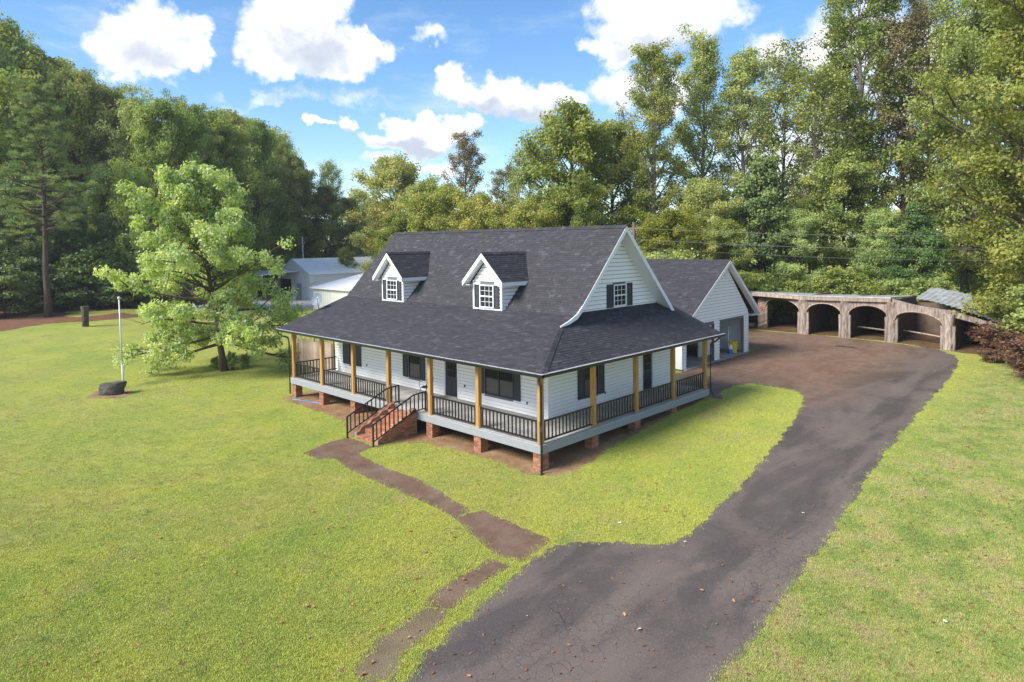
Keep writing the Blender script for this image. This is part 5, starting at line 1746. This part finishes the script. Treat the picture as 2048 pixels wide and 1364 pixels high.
# pine and the left woods
place('pine', 96, 172, 0, 'tall pine with bare trunk at the edge of the left woods', base_py=634, xw=.95)
LW = [('dense', -50, 10, 72, 'tallest leafy tree at the left edge of the photograph'),
      ('dense', 30, 62, 84, 'tall leafy tree directly behind the pine crown'),
      ('light', 165, 150, 80, 'leafy tree in the left woods rising just right of the pine'),
      ('tall', 245, 178, 82, 'rounded leafy tree in the left woods above the standing stump'),
      ('thin', 285, 178, 90, 'thin topped tree showing sky through its crown in the left woods'),
      ('light', 330, 208, 80, 'yellowish green tree in the left woods behind the lone tree top'),
      ('tall', 395, 204, 84, 'broad green tree in the left woods behind the lone tree top, left of its peak'),
      ('light', 455, 226, 86, 'broad green tree in the left woods right of the lone tree peak'),
      ('light', 515, 246, 88, 'tall rounded green tree at the right shoulder of the left woods'),
      ('tall', 568, 272, 96, 'last tall tree at the right end of the left woods'),
      ('tall', 60, 78, 86, 'tall airy tree rising above the pine top'),
      ('light', 118, 128, 88, 'light green tree just right of the pine top'),
      ('light', 205, 196, 86, 'narrow light green tree right of the pine, before the rounded one'),
      ('tall', 352, 196, 90, 'airy tree rising above the left shoulder of the lone tree'),
      ('light', 428, 232, 96, 'light green crown directly above the lone tree peak'),
      ('tall', 487, 236, 98, 'airy tree right of the lone tree peak'),
      ('light', 545, 262, 104, 'light green crown above the barn end of the left woods'),
      ('light', 595, 318, 120, 'lower light green crown stepping down to the cedars'),
      ('dark', 40, 330, 66, 'dark low tree under the pine at the woods edge'),
      ('dark', 150, 400, 70, 'dark shaded tree between the pine trunk and the stump'),
      ('dense', 215, 330, 76, 'mid height green tree left of the lone tree'),
      ('dark', 210, 430, 72, 'dark understory tree behind the standing stump'),
      ('dark', 560, 400, 100, 'dark understory tree behind the left end of the white barn'),
      ('thin', 660, 322, 125, 'thin crowned tree above the dark cedars'),
      ('cedar', 600, 372, 122, 'dark olive cedar left of the antenna mast'),
      ('cedar', 655, 374, 126, 'dark olive cedar right of the antenna mast'),
      ('cedar', 700, 396, 132, 'lower cedar nearest the gap of open sky'),
      ('light', 735, 408, 150, 'distant pale green tree in the gap left of the house ridge')]
ORD = ('first', 'second', 'third', 'fourth', 'fifth', 'sixth', 'seventh', 'eighth', 'ninth', 'tenth', 'eleventh', 'twelfth', 'thirteenth', 'fourteenth', 'fifteenth', 'sixteenth')
for a in LW: place(a[0], a[1], a[2], a[3] + (12 if a[1] < 260 else (22 if 430 < a[1] < 590 else 0)), a[4], group='trees of the left woods', xw=.82)
for i in range(16):
    px = -150 + 46 * i
    place(('dense', 'dark', 'dense', 'light')[i % 4], px, 20 + max(0, px) * .50 + random.uniform(30, 110), (98 if px < 400 else 124) + random.uniform(0, 12), ORD[i] + ' tree from the left in the back row of the left woods, mostly hidden', 'inner trees of the left woods')
for i, (px, py) in enumerate(((-40, 634), (10, 634), (48, 622), (140, 620), (165, 616), (205, 616), (240, 616), (280, 614), (330, 610))):
    place('dshrub', px, py - 95 - 20 * (i % 3), 0, ORD[i] + ' dark understory shrub from the left along the left woods edge', 'shrubs along the left woods edge', 'shrub', base_py=py, xw=1.3)
place('light', 693, 494, 108, 'small bright sapling in front of the grey shed roof', name='sapling', xw=.8)
# behind the house
CW = [('yellow', 790, 318, 112, 'tall yellow green tree just left of the house ridge'),
      ('light', 850, 366, 100, 'pale green tree between the yellow green tree and the brown topped tree'),
      ('thin', 720, 380, 140, 'far small tree on the skyline left of the ridge'),
      ('brown', 930, 268, 82, 'brown topped autumn tree above the house ridge'),
      ('yellow', 880, 372, 72, 'golden green tree above the left dormer'),
      ('yellow', 965, 392, 68, 'bright yellow tree above the middle of the ridge'),
      ('brown', 1010, 330, 80, 'bare branched tree above the ridge beside the yellow tree'),
      ('thin', 1060, 292, 76, 'sparse pale tree showing sky left of the big green tree'),
      ('light', 1150, 212, 70, 'big green tree above the right end of the ridge'),
      ('light', 1225, 250, 74, 'green tree between the big tree and the tall right group'),
      ('yellow', 1060, 408, 66, 'low yellow green tree behind the ridge right of its middle'),
      ('light', 1130, 380, 66, 'low green tree behind the right dormer'),
      ('light', 800, 425, 78, 'low bushy tree behind the left end of the ridge')]
for a in CW: place(*a, group='trees behind the house')
# the tall group on the right
RW = [('tall', 1310, 95, 70, 'tall open tree leaning left above the garage'),
      ('tall', 1400, 72, 74, 'tall open tree above the garage ridge'),
      ('tall', 1490, 108, 72, 'tall tree right of the garage gable peak'),
      ('thin', 1560, 90, 78, 'sparse tall tree in the middle of the right group'),
      ('thin', 1625, 130, 70, 'thin pale trunked tree with sky behind it'),
      ('tall', 1725, -60, 72, 'tallest green tree of the right group reaching the top of the photograph'),
      ('brown', 1660, 120, 76, 'brownish sparse tree left of the tallest tree'),
      ('brown', 1810, 20, 70, 'tall brown sparse tree right of the tallest tree'),
      ('brown', 1870, -10, 76, 'brown twiggy tree beside the right edge foliage'),
      ('thin', 1930, 10, 66, 'tall thin tree partly behind the right edge tree'),
      ('dark', 1520, 322, 66, 'dark evergreen right of the garage peak'),
      ('dark', 1835, 408, 60, 'dark evergreen behind the corrugated shed roof'),
      ('light', 1690, 300, 68, 'leafy green tree behind the middle shed arches'),
      ('light', 1400, 360, 66, 'leafy green tree behind the garage roof'),
      ('yellow', 1340, 420, 62, 'yellowing small tree by the utility pole'),
      ('light', 1590, 420, 64, 'mid height green tree behind the second shed arch'),
      ('light', 1760, 420, 63, 'mid height green tree behind the fourth shed arch'),
      ('light', 1450, 440, 60, 'small green tree beside the garage peak')]
for a in RW: place(*a, group='trees behind the shed and garage')
for i in range(12):
    px = 780 + 105 * i
    place(('light', 'dense', 'yellow')[i % 3], px, 395 + random.uniform(-20, 40), 100 + random.uniform(0, 20), ORD[i] + ' tree from the left in the far row behind the house and shed', 'far infill trees behind the house')
SHR = [('shrub', 1300, 500, 58), ('yshrub', 1350, 505, 57), ('shrub', 1400, 512, 57), ('shrub', 1500, 545, 61), ('shrub', 1545, 548, 61.5), ('yshrub', 1590, 552, 62), ('shrub', 1640, 540, 62), ('shrub', 1700, 535, 62), ('yshrub', 1740, 560, 61),
       ('shrub', 1790, 550, 60), ('shrub', 1860, 545, 57), ('shrub', 1610, 560, 61), ('shrub', 1760, 575, 59.5)]
for i, (k_, px, yt, d_) in enumerate(sorted(SHR, key=lambda q: q[1])):
    place(k_, px, yt, d_, ORD[i] + ' shrub from the left in the thicket behind the garage and shed', 'shrubs behind the shed', 'shrub', xw=1.2)
for i, (k_, px, py, hh) in enumerate((('shrub', 1995, 655, 38), ('shrub', 2040, 690, 90), ('bshrub', 1965, 690, 50), ('bshrub', 2010, 712, 70), ('bshrub', 2050, 735, 80), ('bshrub', 1935, 672, 45), ('yshrub', 1940, 652, 26), ('bshrub', 2080, 760, 90), ('shrub', 2100, 720, 160), ('bshrub', 1985, 725, 30))):
    place(k_, px, py - hh, 0, ORD[[1995, 2040, 2100].index(px)] + ' green shrub from the shed under the right edge tree' if k_ == 'shrub' else (ORD[sorted([1965, 2010, 2050, 1935, 2080, 1985]).index(px)] + ' clump of dry brown brush from the shed towards the right edge' if k_ == 'bshrub' else 'yellowish shrub at the low end of the shed roof'), {'shrub': 'green shrubs at the right edge', 'bshrub': 'dry brush at the right edge', 'yshrub': None}[k_], 'shrub', base_py=py, xw=1.5 if k_ == 'bshrub' else 1.1)
# suckers and weeds round the lone tree's foot
for i, (px, py, h_) in enumerate(((464, 740, 40), (430, 738, 26), (490, 734, 30))):
    place('shrub', px, py - h_, 0, 'leafy sucker shoots at the foot of the lone tree, ' + ('right of its trunk', 'left of its trunk', 'farthest right of its trunk')[i], 'suckers under the lone tree', 'shrub', base_py=py, xw=.8)

# ------------------------------------------------------------------ grass


def grass():
    n = 230000
    # scatter over the lawn, denser near the camera
    ang = YAW + rng.uniform(-.72, .72, n)
    dist = 10.5 + np.minimum(rng.exponential(15, n), 70)
    x = CAM[0] - np.sin(ang) * dist; y = CAM[1] + np.cos(ang) * dist
    P = np.stack([x, y], 1)
    ok = np.ones(n, bool)
    Pj = P + rng.normal(0, .085, P.shape)
    for pl in NOGRASS: ok &= ~inside(Pj, pl)
    ok &= ~((x > -19.1) & (x < 0) & (y > 0) & (y < 13))
    ok &= ~((x > -14.5) & (x < -3.3) & (y > 16.5) & (y < 28))
    P = P[ok]
    z = zg(P[:, 0], P[:, 1])
    tuft = MB(); r = random.Random(5)
    for i in range(34):
        a = r.uniform(0, 2 * PI); rad = .14 * math.sqrt(r.random()); bx, by = rad * math.cos(a), rad * math.sin(a)
        h = r.uniform(.014, .036); ln_ = r.uniform(.008, .03); b = r.uniform(0, 2 * PI); w = .0045
        tuft.add([(bx - w * math.sin(b), by + w * math.cos(b), -.004), (bx + w * math.sin(b), by - w * math.cos(b), -.004), (bx + ln_ * math.cos(b), by + ln_ * math.sin(b), h)], [(0, 1, 2)])
    to = bpy.data.objects.new('grass_tuft', tuft.mesh('grass_tuft', 'grass_blade'))
    pm_ = bpy.data.meshes.new('grass'); pm_.vertices.add(len(P))
    pm_.vertices.foreach_set('co', np.stack([P[:, 0], P[:, 1], z], 1).astype(np.float32).ravel())
    go = tag(link(bpy.data.objects.new('grass', pm_)), 'short mown lawn grass around the house', None, None, 'stuff')
    ng = bpy.data.node_groups.new('grass_scatter', 'GeometryNodeTree')
    ng.interface.new_socket('Geometry', in_out='INPUT', socket_type='NodeSocketGeometry')
    ng.interface.new_socket('Geometry', in_out='OUTPUT', socket_type='NodeSocketGeometry')
    N = ng.nodes; gi = N.new('NodeGroupInput'); gout = N.new('NodeGroupOutput')
    m2p = N.new('GeometryNodeMeshToPoints'); iop = N.new('GeometryNodeInstanceOnPoints'); oi = N.new('GeometryNodeObjectInfo')
    oi.inputs['Object'].default_value = to
    rv = N.new('FunctionNodeRandomValue'); rv.data_type = 'FLOAT_VECTOR'; rv.inputs[0].default_value = (-.15, -.15, 0); rv.inputs[1].default_value = (.15, .15, 6.28)
    rs = N.new('FunctionNodeRandomValue'); rs.data_type = 'FLOAT'; rs.inputs[2].default_value = .6; rs.inputs[3].default_value = 1.35
    ng.links.new(gi.outputs[0], m2p.inputs[0]); ng.links.new(m2p.outputs[0], iop.inputs['Points']); ng.links.new(oi.outputs['Geometry'], iop.inputs['Instance'])
    ng.links.new(rv.outputs[0], iop.inputs['Rotation']); ng.links.new(rs.outputs[1], iop.inputs['Scale']); ng.links.new(iop.outputs[0], gout.inputs[0])
    md = go.modifiers.new('scatter', 'NODES'); md.node_group = ng


grass()

# ------------------------------------------------------------------ fallen leaves
lm = []
for i in range(4):
    r = random.Random(i); m = MB(); n = 9; pts = []
    for j in range(n):
        a = 2 * PI * j / n; rd = (.085 if j % 2 == 0 else .05) * r.uniform(.8, 1.2)
        pts.append((rd * math.cos(a), rd * .8 * math.sin(a), .012 + r.uniform(0, .03)))
    m.add([(0, 0, .01)] + pts, [(0, 1 + j, 1 + (j + 1) % n) for j in range(n)])
    lm.append(m)
LM = [m.mesh('fallen_leaf', 'dead_leaf') for m in lm] + [m.mesh('fallen_leaf', 'pale_leaf') for m in lm[:2]]
for i in range(150):
    while True:
        px, py = (random.uniform(0, 1000), 780 + 584 * random.random() ** .8) if i % 3 else (random.uniform(1050, 2040), random.uniform(850, 1360))
        x, y = ground_px(px, py)
        if not (-19.5 < x < .3 and -.2 < y < 14): break
    o = inst('fallen_leaf', LM[random.randrange(6 if i % 9 == 0 else 4)], None, (x, y, zg1(x, y) + .035), rot=(random.uniform(-.3, .3), random.uniform(-.3, .3), random.random() * 6.28), scale=(s_ := random.uniform(.4, .85), s_, s_))
    tag(o, 'dry fallen leaf lying on the lawn or the driveway', 'leaf', 'fallen leaves')


def litter(name, n, region, size, mat, seed, lift=.03):
    g = np.random.default_rng(seed)
    P = region(g, n); z = zg(P[:, 0], P[:, 1]) + lift
    c = np.stack([P[:, 0], P[:, 1], z], 1)
    N = len(c); a = g.random(N) * 6.28; s = size * g.uniform(.5, 1.3, N)
    t = np.stack([np.cos(a) * s, np.sin(a) * s, g.uniform(-.3, .3, N) * s], 1); b = np.stack([-np.sin(a) * s * .6, np.cos(a) * s * .6, g.uniform(-.3, .3, N) * s], 1)
    V = np.stack([c - t, c - b, c + t, c + b], 1).reshape(-1, 3)
    me = np_mesh(name, V, np.arange(N * 4).reshape(N, 4), mat)
    return tag(link(bpy.data.objects.new(name, me)), None, None, None, 'stuff')


def under_lone(g, n):
    x, y = ground_px(440, 760); return np.stack([x + g.normal(0, 4.2, n), y + g.normal(-1.5, 3.2, n)], 1)


def lawnwide(g, n):
    ang = YAW + g.uniform(-.72, .72, n); d = 11 + g.random(n) ** 1.2 * 38
    P = np.stack([CAM[0] - np.sin(ang) * d, CAM[1] + np.cos(ang) * d], 1)
    return P[~((P[:, 0] > -19.3) & (P[:, 0] < .2) & (P[:, 1] > -.1) & (P[:, 1] < 14))]


def by_house(g, n):
    t = g.random(n); return np.stack([-19 + 19 * t, g.uniform(-.75, 2.2, n)], 1)


def verge(g, n):
    x = g.uniform(10.5, 20, n); y = g.uniform(-8, 30, n); return np.stack([x, y], 1)


litter('leaf_litter', 500, under_lone, .05, 'pale_leaf', 1)
litter('leaf_litter', 2600, lawnwide, .042, 'dead_leaf', 2)
litter('leaf_litter', 1800, by_house, .05, 'dead_leaf', 3, .012)
litter('leaf_litter', 2200, verge, .05, 'dead_leaf', 4)

# ------------------------------------------------------------------ thin summer haze
hm = bpy.data.materials.new('haze'); hm.use_nodes = True
_k = NT(hm.node_tree); _k.n.clear()
_o = _k.new('ShaderNodeOutputMaterial'); _v = _k.new('ShaderNodeVolumePrincipled')
_v.inputs['Color'].default_value = (.85, .88, .92, 1); _v.inputs['Density'].default_value = .00035; _v.inputs['Anisotropy'].default_value = .2
_k.l.new(_v.outputs[0], _o.inputs['Volume'])
MAT['haze'] = hm
tag(MB().box(-1300, 1300, -1300, 1300, -6, 44).obj('haze', 'haze'), None, None, None, 'stuff')
